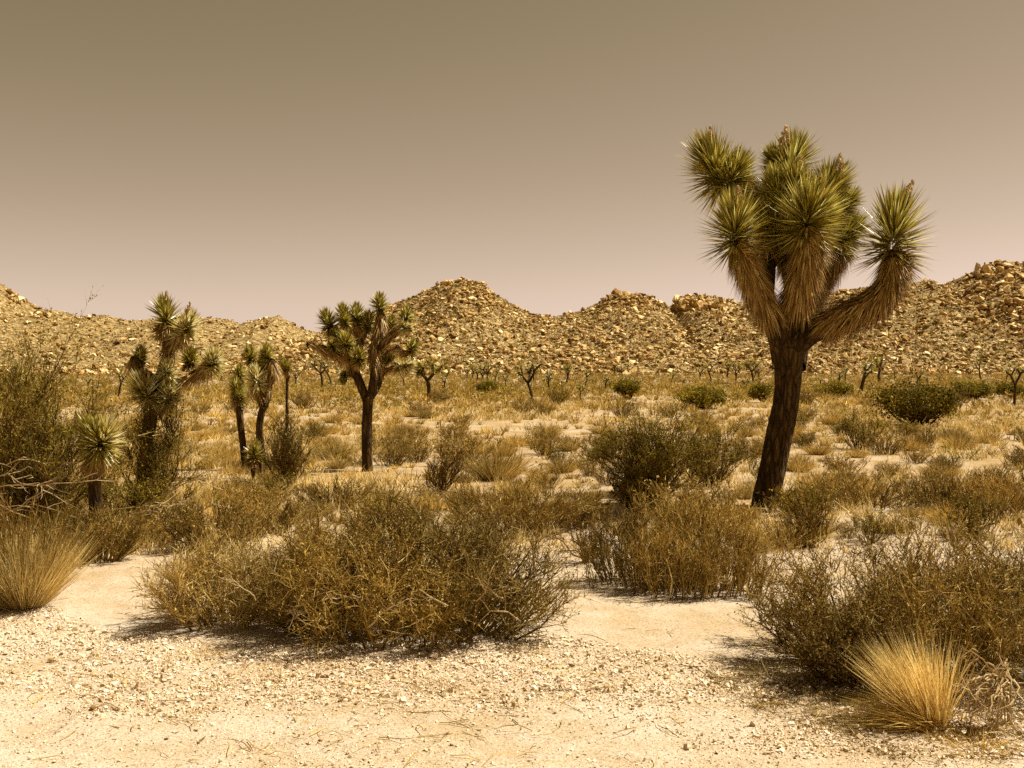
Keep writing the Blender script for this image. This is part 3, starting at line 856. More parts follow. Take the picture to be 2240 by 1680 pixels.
def joshua(label, depth, trunk, limbs, heads, seed, group=None, sides=20, skirt=1.0, leaf_n=260, leafmat='yucca_leaf', blooms=(), name='joshua_tree', leaf_w=.022, cat='joshua tree', bark_rough=.10, auto_skirt=True):
    """trunk/limbs: joints (photo x, photo y, half-width px, depth offset m). heads: (x, y, radius px, angle deg, towards, depth offset[, mat])"""
    rng = np.random.default_rng(seed)
    k = depth / F
    def j(q): return P(q[0], q[1], depth + (q[3] if len(q) > 3 else 0))
    b = j(trunk[0]); base = np.array([b[0], b[1], float(gz(b[0], b[1]))])
    root = thing(name, label, cat, base, group)
    tp = [j(q) - base for q in trunk]; tr = [q[2] * k for q in trunk]
    tp[0][2] = -.12
    path, rad = smooth_path(tp, tr, 8 * len(tp))
    tmesh = obj('trunk', mesh_tris('trunk', *limb_mesh(path, rad, sides, seed, bark_rough), M['bark'], smooth=True), root)
    allpts = [(path, rad)]
    lpaths = []
    for li, L in enumerate(limbs):
        lp, lr = smooth_path([j(q) - base for q in L], [q[2] * k for q in L], 7 * len(L))
        bo = obj('branch', mesh_tris('branch', *limb_mesh(lp, lr, sides, seed + li + 1, bark_rough), M['bark'], smooth=True), root)
        allpts.append((lp, lr)); lpaths.append((lp, lr, bo))
    cloud = np.vstack([a[0] for a in allpts]); crad = np.concatenate([a[1] for a in allpts])
    for lp, lr, bo in lpaths:
        length = np.linalg.norm(np.diff(lp, axis=0), axis=1).sum()
        n = int(1300 * skirt * .75 * length * (lr.mean() / .12))
        if n > 10:
            obj('dead_leaves', mesh_tris('dead_leaves', *skirt_geo(lp, lr, .38, 1.0, n, min(.27, 2.2 * lr.mean() + .05), rng, flare=(4, 58), w=.012 + .07 * lr.mean()), M['dead_leaf']), bo)
    for hi_, q in enumerate(heads):
        x, y, rp, angd, tow, dd = q[:6]; mat = q[6] if len(q) > 6 else leafmat
        R = rp * k
        ax = unit(np.array([cos(radians(angd)), -tow, sin(radians(angd))]))
        c = P(x, y, depth + dd) - base
        hb = c - ax * R * .78
        near = np.argmin(np.linalg.norm(cloud - hb, axis=1) + .25 * np.maximum(cloud[:, 2] - hb[2], 0))
        r0 = min(max(R * .22, .018), .10)
        dist = np.linalg.norm(cloud[near] - hb)
        ro = thing_part(root, 'leaf_rosette', rosette_geo(hb, ax, R * .86, R * .98, int(1.25 * leaf_n * rng.uniform(.85, 1.15)), rng, w=leaf_w), M[mat])
        if dist > r0 * .5:
            mid = (cloud[near] + hb) / 2 - ax * dist * .12 + np.array([0, 0, -.12 * dist])
            sp, sr = smooth_path([cloud[near], mid, hb + ax * R * .1], [min(crad[near], r0 * 1.25), r0 * 1.05, r0], 14)
            so = obj('branchlet', mesh_tris('branchlet', *limb_mesh(sp, sr, max(8, sides // 2), seed + 50 + hi_, bark_rough), M['bark'], smooth=True), root)
            n = int(260 * skirt + 900 * dist * skirt)
            if auto_skirt: obj('dead_leaves', mesh_tris('dead_leaves', *skirt_geo(sp, sr, .25, 1.0, n, R * .75, rng, flare=(10, 40), w=leaf_w * .7), M['dead_leaf']), so)
        else:
            # collar of dead leaves hanging below the head
            sp = np.linspace(hb - ax * R * .45, hb + ax * R * .05, 5)
            obj('dead_leaves', mesh_tris('dead_leaves', *skirt_geo(sp, np.full(5, r0), .3, 1.0, int(220 * skirt), R * .7, rng, flare=(12, 48), w=leaf_w * .7), M['dead_leaf']), ro)
    for (x, y, h, angd, dd) in blooms:
        ax = unit(np.array([cos(radians(angd)), -.1, sin(radians(angd))]))
        c = P(x, y, depth + dd) - base
        obj('flower_stalk', mesh_tris('flower_stalk', *bloom_geo(c - ax * h * k * .6 + np.array([0, -.12, 0]), ax, h * k * 1.15, rng).get(), M['bloom']), root)
    return root

def thing_part(root, name, vt, mat):
    return obj(name, mesh_tris(name, *vt, mat), root)

def c1(x, y): return (1440 + x * .2893, 260 + y * .2893)
def c2(x, y): return (1480 + x * .3014, 640 + y * .3014)
def c3(x, y): return (x * .3618, 560 + y * .3617)
def c4(x, y): return (460 + x * .2894, 600 + y * .2893)

# --- the tall leaning tree
joshua('tall leaning joshua tree with thick dark trunk and many leafy heads', 13.1,
    [(1672, 1116, 32), (1679, 1070, 29), (1694, 1000, 28), (1707, 941, 28), (1716, 895, 27), (1721, 851, 27), (1724, 800, 29), (1722, 762, 31)],
    [[(1716, 790, 26, 0), (1703, 735, 24, -.05), (1680, 680, 24, -.1), (1655, 630, 23, -.2), (1634, 580, 21, -.3), (1618, 530, 17, -.35)],
     [(1726, 780, 26, .05), (1732, 720, 26, 0), (1743, 660, 28, -.1), (1756, 600, 28, -.25), (1766, 540, 24, -.35), (1772, 490, 18, -.4)],
     [(1728, 780, 24, 0), (1746, 748, 25, -.05), (1790, 718, 26, -.1), (1850, 690, 27, -.15), (1910, 660, 27, -.15), (1945, 620, 24, -.15), (1958, 565, 19, -.15)],
     [(1742, 800, 22, .15), (1752, 750, 20, .35), (1764, 690, 20, .5), (1785, 632, 19, .6), (1820, 578, 18, .6), (1846, 532, 14, .6)],
     [(1672, 660, 18, 0), (1678, 600, 17, .2), (1680, 540, 17, .35), (1676, 480, 17, .4), (1655, 430, 15, .4), (1612, 400, 14, .35)],
     [(1736, 640, 18, .2), (1722, 560, 17, .4), (1712, 480, 17, .5), (1714, 420, 15, .55), (1726, 380, 13, .55)],
     [(1756, 580, 18, .1), (1782, 520, 17, .25), (1808, 462, 16, .3), (1826, 425, 14, .3)]],
    [(1553, 352, 84, 118, .1, .3), (1612, 372, 62, 62, .2, .2), (1608, 482, 84, 96, .45, -.45), (1775, 455, 92, 82, .75, -.55),
     (1822, 402, 72, 55, .1, .25), (1738, 342, 76, 72, -.1, .55), (1698, 350, 50, 118, 0, .6), (1700, 412, 66, 112, .35, .1), (1738, 398, 58, 92, .3, 0),
     (1958, 488, 98, 88, .35, -.15), (1862, 502, 62, 40, -.2, .6), (1712, 540, 40, 95, .1, .6), (1724, 505, 72, 95, .2, .35), (1690, 470, 64, 100, .3, .2), (1800, 470, 66, 70, .4, -.1), (1590, 395, 56, 150, .1, .35), (1850, 440, 50, 45, .1, .3)],
    seed=1001, sides=40, skirt=1.5, leaf_n=520, leaf_w=.023, bark_rough=.2,
    blooms=[(1709, 316, 66, 80, .55), (1742, 368, 46, 85, .05), (1786, 420, 62, 82, -.55), (1832, 366, 48, 92, .2), (1976, 424, 52, 62, -.1), (1612, 438, 46, 95, -.5), (1550, 302, 40, 92, .3)])

# --- joshua tree with a straight trunk and a spreading crown
def T4(*pts): return [(*c4(q[0], q[1]), q[2] * .2894, q[3] if len(q) > 3 else 0) for q in pts]
def H4(*hs): return [(*c4(h[0], h[1]), h[2] * .345, *h[3:]) for h in hs]
joshua('joshua tree with straight pale trunk and broad spreading crown', depth_of(1026),
    T4((1187, 1480, 44), (1185, 1350, 40), (1183, 1150, 38), (1188, 1000, 37), (1190, 930, 42)),
    [T4((1185, 960, 34), (1150, 870, 34), (1105, 760, 36), (1050, 660, 38), (980, 625, 34, -.1), (900, 590, 30, -.2), (820, 550, 28, -.25), (735, 530, 22, -.3)),
     T4((1195, 960, 34), (1225, 860, 32), (1242, 740, 34), (1232, 610, 32), (1262, 480, 38), (1285, 380, 40), (1290, 300, 30)),
     T4((1215, 930, 26, .1), (1262, 850, 26, .25), (1290, 740, 30, .3), (1290, 620, 28, .3), (1340, 565, 26, .2), (1420, 548, 20, .1)),
     T4((1240, 590, 26), (1310, 520, 30, -.1), (1400, 440, 30, -.15), (1465, 385, 24, -.2)),
     T4((1085, 740, 24), (1110, 620, 26, -.05), (1130, 520, 28, .1), (1110, 420, 26, .1), (1100, 350, 22, .1)),
     T4((1050, 660, 26), (1000, 560, 24, .1), (960, 470, 24, .1), (905, 400, 22, .1))],
    H4((880, 335, 95, 110, .2, .1), (1005, 285, 80, 95, .3, .1), (1010, 330, 60, 100, .5, -.2), (1105, 290, 85, 90, .2, .15), (1195, 345, 82, 85, .3, .1), (1278, 205, 76, 90, .1, 0),
       (1485, 300, 78, 75, .2, -.2), (1490, 405, 62, -20, .5, -.3, 'pale_leaf'), (1022, 500, 80, 95, .7, -.3), (920, 520, 52, 100, .6, -.3), (1120, 610, 70, 85, .8, -.3),
       (1535, 540, 66, 60, .1, .1), (1360, 630, 52, 30, .2, .2), (1490, 690, 78, 5, .3, .3, 'pale_leaf'), (1010, 785, 54, -100, .2, .2), (1370, 355, 56, 80, .1, .2), (950, 440, 40, 120, .2, 0)),
    seed=1002, sides=18, skirt=.55, leaf_n=210, leaf_w=.026)

# --- slim twin trees
joshua('slim forked joshua tree of the twin pair, pale drooping heads', depth_of(1046),
    T4((388, 1545, 30), (385, 1350, 30), (372, 1180, 28), (385, 1060, 27), (405, 1000, 28)),
    [T4((400, 1010, 26), (375, 930, 34), (350, 860, 36), (342, 800, 28)),
     T4((412, 1010, 24), (432, 920, 26), (442, 840, 26), (478, 740, 38, -.1), (470, 660, 30, -.1)),
     T4((385, 950, 20), (400, 820, 22, .2), (330, 700, 22, .3), (305, 640, 18, .3))],
    H4((340, 760, 92, 95, .6, -.2, 'pale_leaf'), (428, 585, 78, 95, .2, .1), (300, 600, 74, 95, .2, .3), (395, 670, 56, 110, .2, .2)),
    seed=1003, sides=16, skirt=.8, leaf_n=210, leaf_w=.025)
joshua('slim single-stemmed joshua tree of the twin pair', depth_of(1027),
    T4((262, 1475, 22), (250, 1330, 24), (228, 1120, 26), (212, 960, 28), (205, 900, 24)),
    [], H4((200, 850, 92, 92, .35, 0), (222, 735, 64, 85, .2, .1), (215, 915, 60, 92, .5, -.05)), seed=1004, sides=16, skirt=.8, leaf_n=210, leaf_w=.025)
joshua('young joshua tree with white dead skirt at the foot of the twin pair', depth_of(1052),
    T4((322, 1560, 16), (322, 1480, 18), (328, 1400, 18)), [], H4((335, 1330, 86, 88, .3, 0)), seed=1005, sides=12, skirt=1.2, leaf_n=210, leaf_w=.025)
joshua('small joshua tree with a single round head beyond the twin pair', 27.0,
    T4((580, 930, 11), (580, 860, 11), (582, 780, 12)), [T4((582, 800, 14), (590, 750, 18), (585, 720, 14))], H4((555, 680, 62, 100, .2, 0), (592, 700, 40, 60, .2, 0), (530, 640, 34, 100, .1, .1)),
    seed=1006, sides=10, skirt=.5, leaf_n=110, leaf_w=.03)

# --- many-headed tree at the side
def T3(*pts): return [(*c3(q[0], q[1]), q[2] * .3618, q[3] if len(q) > 3 else 0) for q in pts]
def H3(*hs): return [(*c3(h[0], h[1]), h[2] * .42, *h[3:]) for h in hs]
joshua('many-headed joshua tree with crooked dark trunk behind the creosote bush', depth_of(1114),
    T3((838, 1530, 46), (860, 1380, 42), (880, 1200, 40), (905, 1020, 40), (925, 880, 42), (955, 770, 48)),
    [T3((955, 790, 44), (990, 690, 36), (1015, 600, 32), (1020, 530, 34), (1000, 450, 34), (992, 400, 26)),
     T3((1015, 560, 26), (1050, 510, 32, -.1), (1100, 470, 34, -.15), (1130, 440, 26, -.2)),
     T3((965, 780, 38), (1040, 755, 34, -.05), (1140, 735, 30, -.1), (1220, 695, 28, -.1), (1270, 650, 24, -.15)),
     T3((945, 790, 36), (900, 735, 36, .1), (840, 700, 40, .1), (815, 650, 34, .1), (818, 610, 26, .1)),
     T3((1130, 735, 18, 0), (1140, 690, 20, .15), (1148, 650, 18, .2))],
    H3((992, 335, 112, 100, .3, 0), (1142, 405, 98, 55, .6, -.25, 'pale_leaf'), (1292, 620, 88, 60, .7, -.2, 'pale_leaf'), (1150, 610, 74, 90, .3, .2),
       (1010, 680, 72, 70, .8, -.3, 'pale_leaf'), (850, 795, 110, 115, .6, -.3, 'pale_leaf'), (1030, 830, 88, 60, .6, -.2, 'pale_leaf'), (850, 590, 56, 80, .1, .1)),
    seed=1007, sides=22, skirt=.9, leaf_n=240, leaf_w=.026, blooms=[(*c3(1160, 320), 26, 75, -.2), (*c3(1025, 240), 18, 80, 0)])
joshua('young low joshua tree with one big leafy head in front of the creosote bush', 9.5,
    [(*c3(580, 1690), 14), (*c3(578, 1400), 15), (*c3(575, 1240), 16)], [], H3((550, 1070, 128, 112, .2, 0), (640, 1075, 128, 62, .2, -.05, 'pale_leaf'), (595, 1085, 105, 88, .3, -.1)), seed=1008, sides=14, skirt=1.6, leaf_n=260, leaf_w=.026)
joshua('pale joshua tree head rising out of the large creosote bush', 12.2,
    [(*c3(120, 1640), 14), (*c3(118, 1200), 14), (*c3(115, 900), 14), (*c3(120, 780), 14)], [], H3((110, 710, 78, 100, .4, 0, 'pale_leaf'), (185, 760, 58, 40, .5, -.1, 'pale_leaf'), (60, 760, 50, 150, .4, 0)), seed=1009, sides=12, skirt=.8, leaf_n=150, leaf_w=.024)

# --- far joshua trees at the foot of the hills
def far_joshua_meshes(seed):
    rng = np.random.default_rng(seed)
    wood, crown = Geo(), Geo()
    tips = []
    def grow(p, d, L, r, lev):
        q = p + d * L
        mid = (p + q) / 2 + rng.normal(size=3) * .06 * L
        path, rad = smooth_path([p, mid, q], [r, r * .92, r * .85], 8)
        wood.add(*limb_mesh(path, rad, 7, seed + len(tips)))
        if lev == 0: tips.append((q, d)); return
        n = 2 if rng.random() < .7 else 3
        a0 = rng.uniform(0, 2 * pi)
        for k in range(n):
            a = a0 + 2 * pi * k / n + rng.normal() * .3
            nd = unit(d * .75 + np.array([cos(a), sin(a), .0]) * rng.uniform(.6, .95) + np.array([0, 0, .22]))
            grow(q - d * .03, nd, L * rng.uniform(.38, .62) if lev > 1 else L * rng.uniform(.5, .8), r * .8, lev - 1)
    h = rng.uniform(1.0, 1.5)
    grow(np.array([0, 0, -.1]), unit(np.array([rng.normal() * .12, rng.normal() * .12, 1.])), h, .11, 2 if seed % 3 else 3)
    for q, d in tips:
        crown.add(*rosette_geo(q - d * .1, d, .3, .36 * rng.uniform(.7, 1.15), 38, rng, w=.05))
        crown.add(*rosette_geo(q - d * .4, d, .25, .26, 14, rng, lo=165, hi=120, w=.05))
    return (mesh_tris('trunk', *wood.get(), M['bark'], smooth=True), mesh_tris('crown', *crown.get(), M['yucca_leaf']))
FJ = [far_joshua_meshes(s) for s in (3, 4, 5, 7, 8, 10, 11, 13, 14, 16, 17, 20)]
rng = np.random.default_rng(77)
far_spots = [(937, 870, 82, 0), (1162, 880, 88, 1), (1125, 848, 44, 2), (1080, 850, 55, 3), (1238, 850, 44, 4), (1283, 858, 56, 5), (1304, 848, 44, 6), (1268, 846, 42, 0),
             (1145, 842, 48, 1), (1092, 838, 46, 5), (1042, 842, 40, 2), (1022, 836, 42, 3), (975, 842, 44, 4), (1355, 846, 46, 6), (1200, 838, 42, 2), (1340, 838, 36, 0), (1395, 838, 38, 3),
             (1496, 838, 40, 5), (1555, 846, 46, 1), (1610, 836, 40, 2), (1625, 842, 44, 4), (1645, 838, 38, 6), (1575, 836, 40, 3), (1452, 838, 36, 4),
             (1880, 862, 78, 6), (1930, 838, 62, 4), (1842, 836, 40, 1), (1900, 836, 44, 0), (1790, 838, 40, 2), (2218, 884, 88, 5), (2060, 836, 36, 3), (2140, 840, 46, 0), (2180, 842, 40, 1),
             (870, 838, 48, 6), (812, 836, 42, 0), (705, 845, 62, 1), (735, 840, 56, 4), (655, 838, 40, 2), (260, 868, 62, 3), (195, 846, 44, 5), (150, 850, 44, 6), (410, 838, 40, 1), (2030, 838, 36, 2), (465, 836, 36, 0)]
_r = np.random.default_rng(4)
far_spots += [(float(_r.uniform(900, 1700)), float(_r.uniform(822, 862)), float(_r.uniform(22, 50)), 0) for _ in range(20)]
far_spots += [(float(_r.uniform(1760, 2230)), float(_r.uniform(822, 858)), float(_r.uniform(22, 46)), 0) for _ in range(7)]
FAR_LABEL = {(937, 870): 'far joshua tree with bare straight stem standing ahead of the far grove', (1162, 880): 'largest dark joshua tree of the far grove below the peaked hill',
             (2218, 884): 'thin far joshua tree beyond the big rounded juniper bush', (1880, 862): 'crooked far joshua tree between the leaning trunk and the big juniper',
             (1930, 838): 'pale far joshua tree rising behind the big rounded juniper bush', (260, 868): 'far joshua tree seen between the creosote bush and the many-headed tree',
             (705, 845): 'far joshua tree beside the straight-trunked tree, below the dark boulders'}
def far_label(px, hp):
    size = 'tiny' if hp < 41 else 'small' if hp < 50 else 'taller'
    where = ('in the grove below the peaked hill' if 950 < px < 1420 else 'in the scrub below the saddle hills' if 1420 <= px < 1700 else
             'in the scrub below the big bouldery hill' if px >= 1700 else 'in the scrub below the low pale hills')
    return size + ' dark far joshua tree ' + where
for px, py, hp, v in far_spots:
    d = depth_of(py + 4)
    for _ in range(3): d = (EYE - float(gz((px - 1120) / F * d, d))) * F / (py + 4 - HORIZON)
    d = min(d, 150.0) if (px, py) in FAR_LABEL else min(d * rng.uniform(.8, 1.35), 150.0)
    x = (px + (0 if (px, py) in FAR_LABEL else rng.normal() * 14) - 1120) / F * d
    v = v if (px, py) in FAR_LABEL else int(rng.integers(0, len(FJ)))
    t = thing('joshua_tree', FAR_LABEL.get((px, py)) or far_label(px, hp), 'joshua tree', (x, d, float(gz(x, d))), 'far joshua trees at the foot of the hills')
    tall = max(v_.co.z for v_ in FJ[v][1].vertices)
    s = hp * (1.15 if (px, py) in FAR_LABEL else rng.uniform(.55, 1.15)) * d / F / tall
    wide = rng.uniform(.75, 1.1)
    t.scale = (s * wide, s * wide, s); t.rotation_euler = (rng.normal() * .08, rng.normal() * .08, rng.uniform(0, 6.28))
    obj('trunk', FJ[v][0], t); obj('crown', FJ[v][1], t)

# ------------------------------------------------------------------ juniper-like dense green bushes
def leafy(seed, hw, h, lobes, n, leaf):
    rng = np.random.default_rng(seed)
    a = rng.uniform(0, 2 * pi, lobes); r = np.sqrt(rng.random(lobes)) * .62
    c = np.stack([hw * r * np.cos(a), hw * r * np.sin(a), h * (.38 + .38 * rng.random(lobes) * (1 - r))], -1)
    R = rng.uniform(.16, .42, lobes) * h
    i = rng.integers(0, lobes, n)
    d = unit(rng.normal(size=(n, 3)))
    p = c[i] + d * (R[i] * rng.random(n) ** .35 * rng.uniform(.8, 1.2, n))[:, None] * np.array([1.25, 1.25, .9])
    p = p[p[:, 2] > .12 * h]
    g = Geo(); g.add(*leaf_tris(p, leaf * rng.uniform(.6, 1.4, len(p)), rng))
    w = Geo()
    root = np.zeros((lobes, 3)); root[:, :2] = rng.normal(size=(lobes, 2)) * .08; root[:, 2] = -.05
    st = paths(root, c + rng.normal(size=c.shape) * .1, rng, 6, .07, .05)
    w.add(*tubes(st, .045 * np.linspace(1, .3, 6)[None] * rng.uniform(.6, 1.2, (lobes, 1)), 6))
    q, dd = on_paths(st, lobes * 12, rng, .3, 1)
    e = q + unit(dd + rng.normal(size=q.shape) * .7) * .4 * h * rng.uniform(.3, .9, (len(q), 1)); e[:, 2] = np.maximum(e[:, 2], .1)
    w.add(*tubes(paths(q, e, rng, 4, .1, 0), .010 * np.linspace(1, .4, 4)[None] * np.ones((len(q), 1)), 3))
    return w, g
JUN = [(2005, 930, 112, 116, 34, 15000, .075, 'big rounded dark green juniper bush with dark trunk on open sand'),
       (1372, 874, 42, 52, 14, 5000, .085, 'upright dark green bush among the far joshua trees'),
       (1535, 896, 70, 62, 20, 7000, .085, 'wide olive green bush of two mounds on the scrub plain'),
       (1672, 880, 34, 48, 12, 4000, .085, 'dark green bush half hidden behind the leaning trunk'),
       (2130, 876, 62, 48, 16, 6000, .09, 'spreading dark green bush behind the big rounded juniper'),
       (1062, 862, 30, 34, 10, 3000, .09, 'small dark green bush below the far joshua trees'),
       (2215, 872, 40, 44, 12, 4000, .09, 'dark green bush beyond the spreading one'),
       (1830, 868, 52, 40, 12, 4000, .09, 'flat green bush between the leaning trunk and the big juniper')]
for k, (px, py, hwp, hp, lobes, n, leaf, label) in enumerate(JUN):
    d = depth_of(py); x = (px - 1120) / F * d
    w, g = leafy(800 + k, hwp * d / F, hp * d / F, lobes, n, leaf)
    r = thing('juniper_bush', label, 'bush', (x, d, float(gz(x, d))))
    obj('trunk', mesh_tris('trunk', *w.get(), M['dark_wood']), r); obj('foliage', mesh_tris('foliage', *g.get(), M['green_leaf' if k == 0 else 'olive_leaf']), r)

# ------------------------------------------------------------------ scrub over the plain
def combo(geo, mats):
    """stems and twigs of a small bush as one mesh"""
    Vs, Ts, mi, n = [], [], [], 0
    for k, g in enumerate(geo):
        if not g.n: continue
        V, T = g.get(); Vs.append(V); Ts.append(T + n); mi.append(np.full(len(T), k)); n += len(V)
    return np.concatenate(Vs), np.concatenate(Ts), np.concatenate(mi), mats
def small(seed, kind):
    if kind == 'straw':
        st = shrub(seed, .40, .40, .34, stems=36, twigs=160, sprigs=420, foot=.25, spread=.5, droop=.05, thick=.005, twig_len=.42, flat=.8, upright=.6, fine=1.6)
        return st[0], grass(seed, 900, .44, .16, 1.25, wid=.0065, bend=.22, K=3), st[1]
    if kind == 'brown': return shrub(seed, .46, .44, .42, stems=46, twigs=400, sprigs=1200, leaves=700, foot=.3, spread=.75, droop=.1, thick=.006, twig_len=.36, flat=.6, leaf=.026, fine=1.6)
    return shrub(seed, .5, .46, .55, stems=40, twigs=400, sprigs=1100, leaves=1500, foot=.2, spread=.65, droop=.05, thick=.006, twig_len=.32, flat=.7, leaf=.03, fine=1.4)
KMAT = {'straw': ['brown', 'straw', 'straw'], 'brown': ['brown', 'brown', 'brown_leaf'], 'olive': ['dark_wood', 'brown', 'olive_leaf']}
KLAB = {'straw': ('low straw coloured dry bush on the sandy plain', 'straw bushes on the plain'),
        'brown': ('low brown twiggy bush on the sandy plain', 'brown bushes on the plain'),
        'olive': ('low olive green leafy bush on the sandy plain', 'olive bushes on the plain')}
KINDS = ['straw', 'straw', 'straw', 'straw', 'brown', 'brown', 'brown', 'olive', 'olive']
VAR = []
for k, kind in enumerate(KINDS):
    V, T, mi, mats = combo(small(900 + k, kind), [M[m] for m in KMAT[kind]])
    VAR.append((mesh_tris('scrub_bush', V, T, mats, mi), kind))
rng = np.random.default_rng(31)
taken = [(at(q[0], q[1])[0], at(q[0], q[1])[1], q[2] * .9) for q in MID]
taken += [(1.85, 14.4, .8), (1.42, 12.1, .5), (2.75, 15.2, .5), (3.05, 13.1, .3), (-4.55, 10, 1.2), (-3.55, 10.6, .8), (-2.4, 17.6, .3), (-2.06, 9.9, .3), (-5.2, 17, .3), (-4.7, 17, .3),
          (at(1000, 1065)[0], at(1000, 1065)[1], .5), (at(900, 1075)[0], at(900, 1075)[1], .6), (at(1270, 1075)[0], at(1270, 1075)[1], .5), (at(1240, 1110)[0], at(1240, 1110)[1], .4)]
taken += [(-2.3, 16.4, .9), (-2.2, 15.2, .8), (-2.1, 14.0, .6), (-4.6, 15.6, .8), (-4.3, 14.4, .7), (-4.25, 11.7, .5), (2.6, 12.6, .4), (.25, 10.3, .5), (.75, 12.5, .5)]
jd = depth_of(930); taken.append(((2005 - 1120) / F * jd, jd - .8, 1.5))
cand = []
tries = 0
cell = {}
def clash(x, y, r):
    ci, cj = int(x // 2), int(y // 2)
    for a in (-1, 0, 1):
        for b in (-1, 0, 1):
            for (u, v, w) in cell.get((ci + a, cj + b), ()):
                if (u - x) ** 2 + (v - y) ** 2 < (r + w) ** 2: return True
    return False
for t in taken: cell.setdefault((int(t[0] // 2), int(t[1] // 2)), []).append(t)
N_TRY = 23500
ry = 10.2 + (175 - 10.2) * rng.random(N_TRY) ** 1.55
rx_ = rng.uniform(-.495, .495, N_TRY) * ry
dens = fbm(rx_ / 7, ry / 9, 55, 3)
keepp = rng.random(N_TRY)
sizes = rng.lognormal(0, .38, N_TRY)
for x, y, dn, kp, s in zip(rx_, ry, dens, keepp, sizes):
    far = min(max((y - 34) / 30, 0), 1)
    far2 = min(max((y - 60) / 30, 0), 1)
    if kp > (dn - .24) * 1.7 + far * .5 - far2 * .05: continue
    s = min(max(s ** (1 + .7 * far) * (.54 + .24 * far - .10 * far2), .25), 1.35)
    r = .46 * s * (1 - .35 * far)
    if clash(x, y, r * .8): continue
    cell.setdefault((int(x // 2), int(y // 2)), []).append((x, y, r * .8))
    cand.append((x, y, s, far))
cand = np.array(cand)
kr = rng.random(len(cand)); kn = fbm(cand[:, 0] / 6, cand[:, 1] / 10, 91, 2)
straw_p = np.clip(.56 - cand[:, 3] * .42 + (kn - .5) * .6, .1, .9)
olive_p = .07 + cand[:, 3] * .22
kind_i = np.where(kr < straw_p, 0, np.where(kr < 1 - olive_p, 1, 2))
pick = np.where(kind_i == 0, rng.integers(0, 4, len(cand)), np.where(kind_i == 1, rng.integers(4, 7, len(cand)), rng.integers(7, 9, len(cand))))
app = np.where(np.abs(cand[:, 0] / cand[:, 1]) < .472, cand[:, 2] / cand[:, 1], 0)
order = np.argsort(-app)
yaw = rng.uniform(0, 2 * pi, len(cand))
hz = rng.uniform(.7, 1.1, len(cand))
nind = 285
LAND = [(3.05, 13.1, 'the leaning joshua tree'), (-2.35, 17.5, 'the straight-trunked joshua tree'), (-5.2, 16.6, 'the twin joshua trees'), (-4.37, 12.6, 'the many-headed joshua tree'),
        ((2005 - 1120) / F * jd, jd, 'the big rounded juniper'), (1.85, 14.4, 'the tall olive creosote'), (-4.55, 10.0, 'the large creosote with dead limbs'), (2.42, 6.35, 'the broad grey brown bush'), (.1, 9.0, 'the bare sand patch')]
def scrub_label(kind, x, y, s, hz):
    size = 'tiny' if s < .5 else 'small' if s < .72 else 'mid-sized' if s < .95 else 'large'
    shape = 'flat' if hz < .88 else 'upright' if hz > 1.07 else 'rounded'
    dd, nm = min((math.hypot(x - a, y - b), c) for a, b, c in LAND)
    where = 'beside ' + nm if dd < 1.6 else 'near ' + nm if dd < 4 else 'in the sandy gaps behind the gravel-side bushes' if y < 17 else 'on the open sandy plain' if y < 30 else 'out in the scrub towards the hills'
    return size + ' ' + shape + ' ' + {'straw': 'straw coloured', 'brown': 'brown twiggy', 'olive': 'olive leafy'}[kind] + ' bush ' + where
for i in order[:nind]:
    me, kind = VAR[pick[i]]
    x, y, s, _ = cand[i]
    o = obj('scrub_bush', me, None, (x, y, float(gz(x, y))), label=scrub_label(kind, x, y, s, hz[i]), category='shrub', group=KLAB[kind][1])
    o.scale = (s, s, s * hz[i]); o.rotation_euler = (0, 0, yaw[i])
# the rest, too many to tell apart, as one mass of scrub
def tiny(seed, kind, blade=None, leaf=.10):
    """a far bush of a few dozen faces: splayed stems, tufts of leaves near their ends"""
    rng = np.random.default_rng(seed)
    nb, nl = {'straw': (36, 0), 'brown': (18, 14), 'olive': (12, 19)}[kind]
    nb = blade or nb
    a = rng.uniform(0, 2 * pi, nb); r = np.sqrt(rng.random(nb))
    tip = np.stack([.46 * r * np.cos(a), .46 * r * np.sin(a), .44 * np.sqrt(1 - (.9 * r) ** 2) * rng.uniform(.6, 1.1, nb)], -1)
    base = tip * np.array([.35, .35, 0]) + np.array([0, 0, -.03])
    g = Geo(); g.add(*blades(np.stack([base, tip], 1), rng.uniform(.02, .05, nb) * (3.2 if blade else 1.5 if kind == 'straw' else 1.2), rng))
    if nl:
        k = rng.integers(0, nb, nl); f = rng.uniform(.45, 1.05, nl)[:, None]
        g.add(*leaf_tris(base[k] * (1 - f) + tip[k] * f + rng.normal(size=(nl, 3)) * .05, leaf * rng.uniform(.7, 1.5, nl), rng))
    return (g,)
for kind in ('straw', 'brown', 'olive'):
    gs = []
    for s_ in range(6):
        g = tiny(960 + s_, kind); q = Geo()
        for part in g:
            if part.n: q.add(*part.get())
        gs.append(q.get())
    m = [i for i in order[nind:] if VAR[pick[i]][1] == kind]
    if not m: continue
    m = np.array(m)
    pos = np.stack([cand[m, 0], cand[m, 1], gz(cand[m, 0], cand[m, 1])], -1)
    sc = cand[m, 2:3] * np.stack([np.ones(len(m)), np.ones(len(m)), hz[m]], -1)
    V, T = stamp(gs, rng.integers(0, 6, len(m)), pos, sc, yaw_rot(yaw[m]))
    mt = {'straw': M['straw'], 'brown': M['brown_leaf'], 'olive': M['olive_leaf']}[kind]
    obj('scrub', mesh_tris('scrub', V, T, mt), kind='stuff', label={'straw': 'straw coloured dry scrub spread over the far plain', 'brown': 'brown scrub spread over the far plain', 'olive': 'olive green scrub spread along the foot of the hills'}[kind], category='scrub')


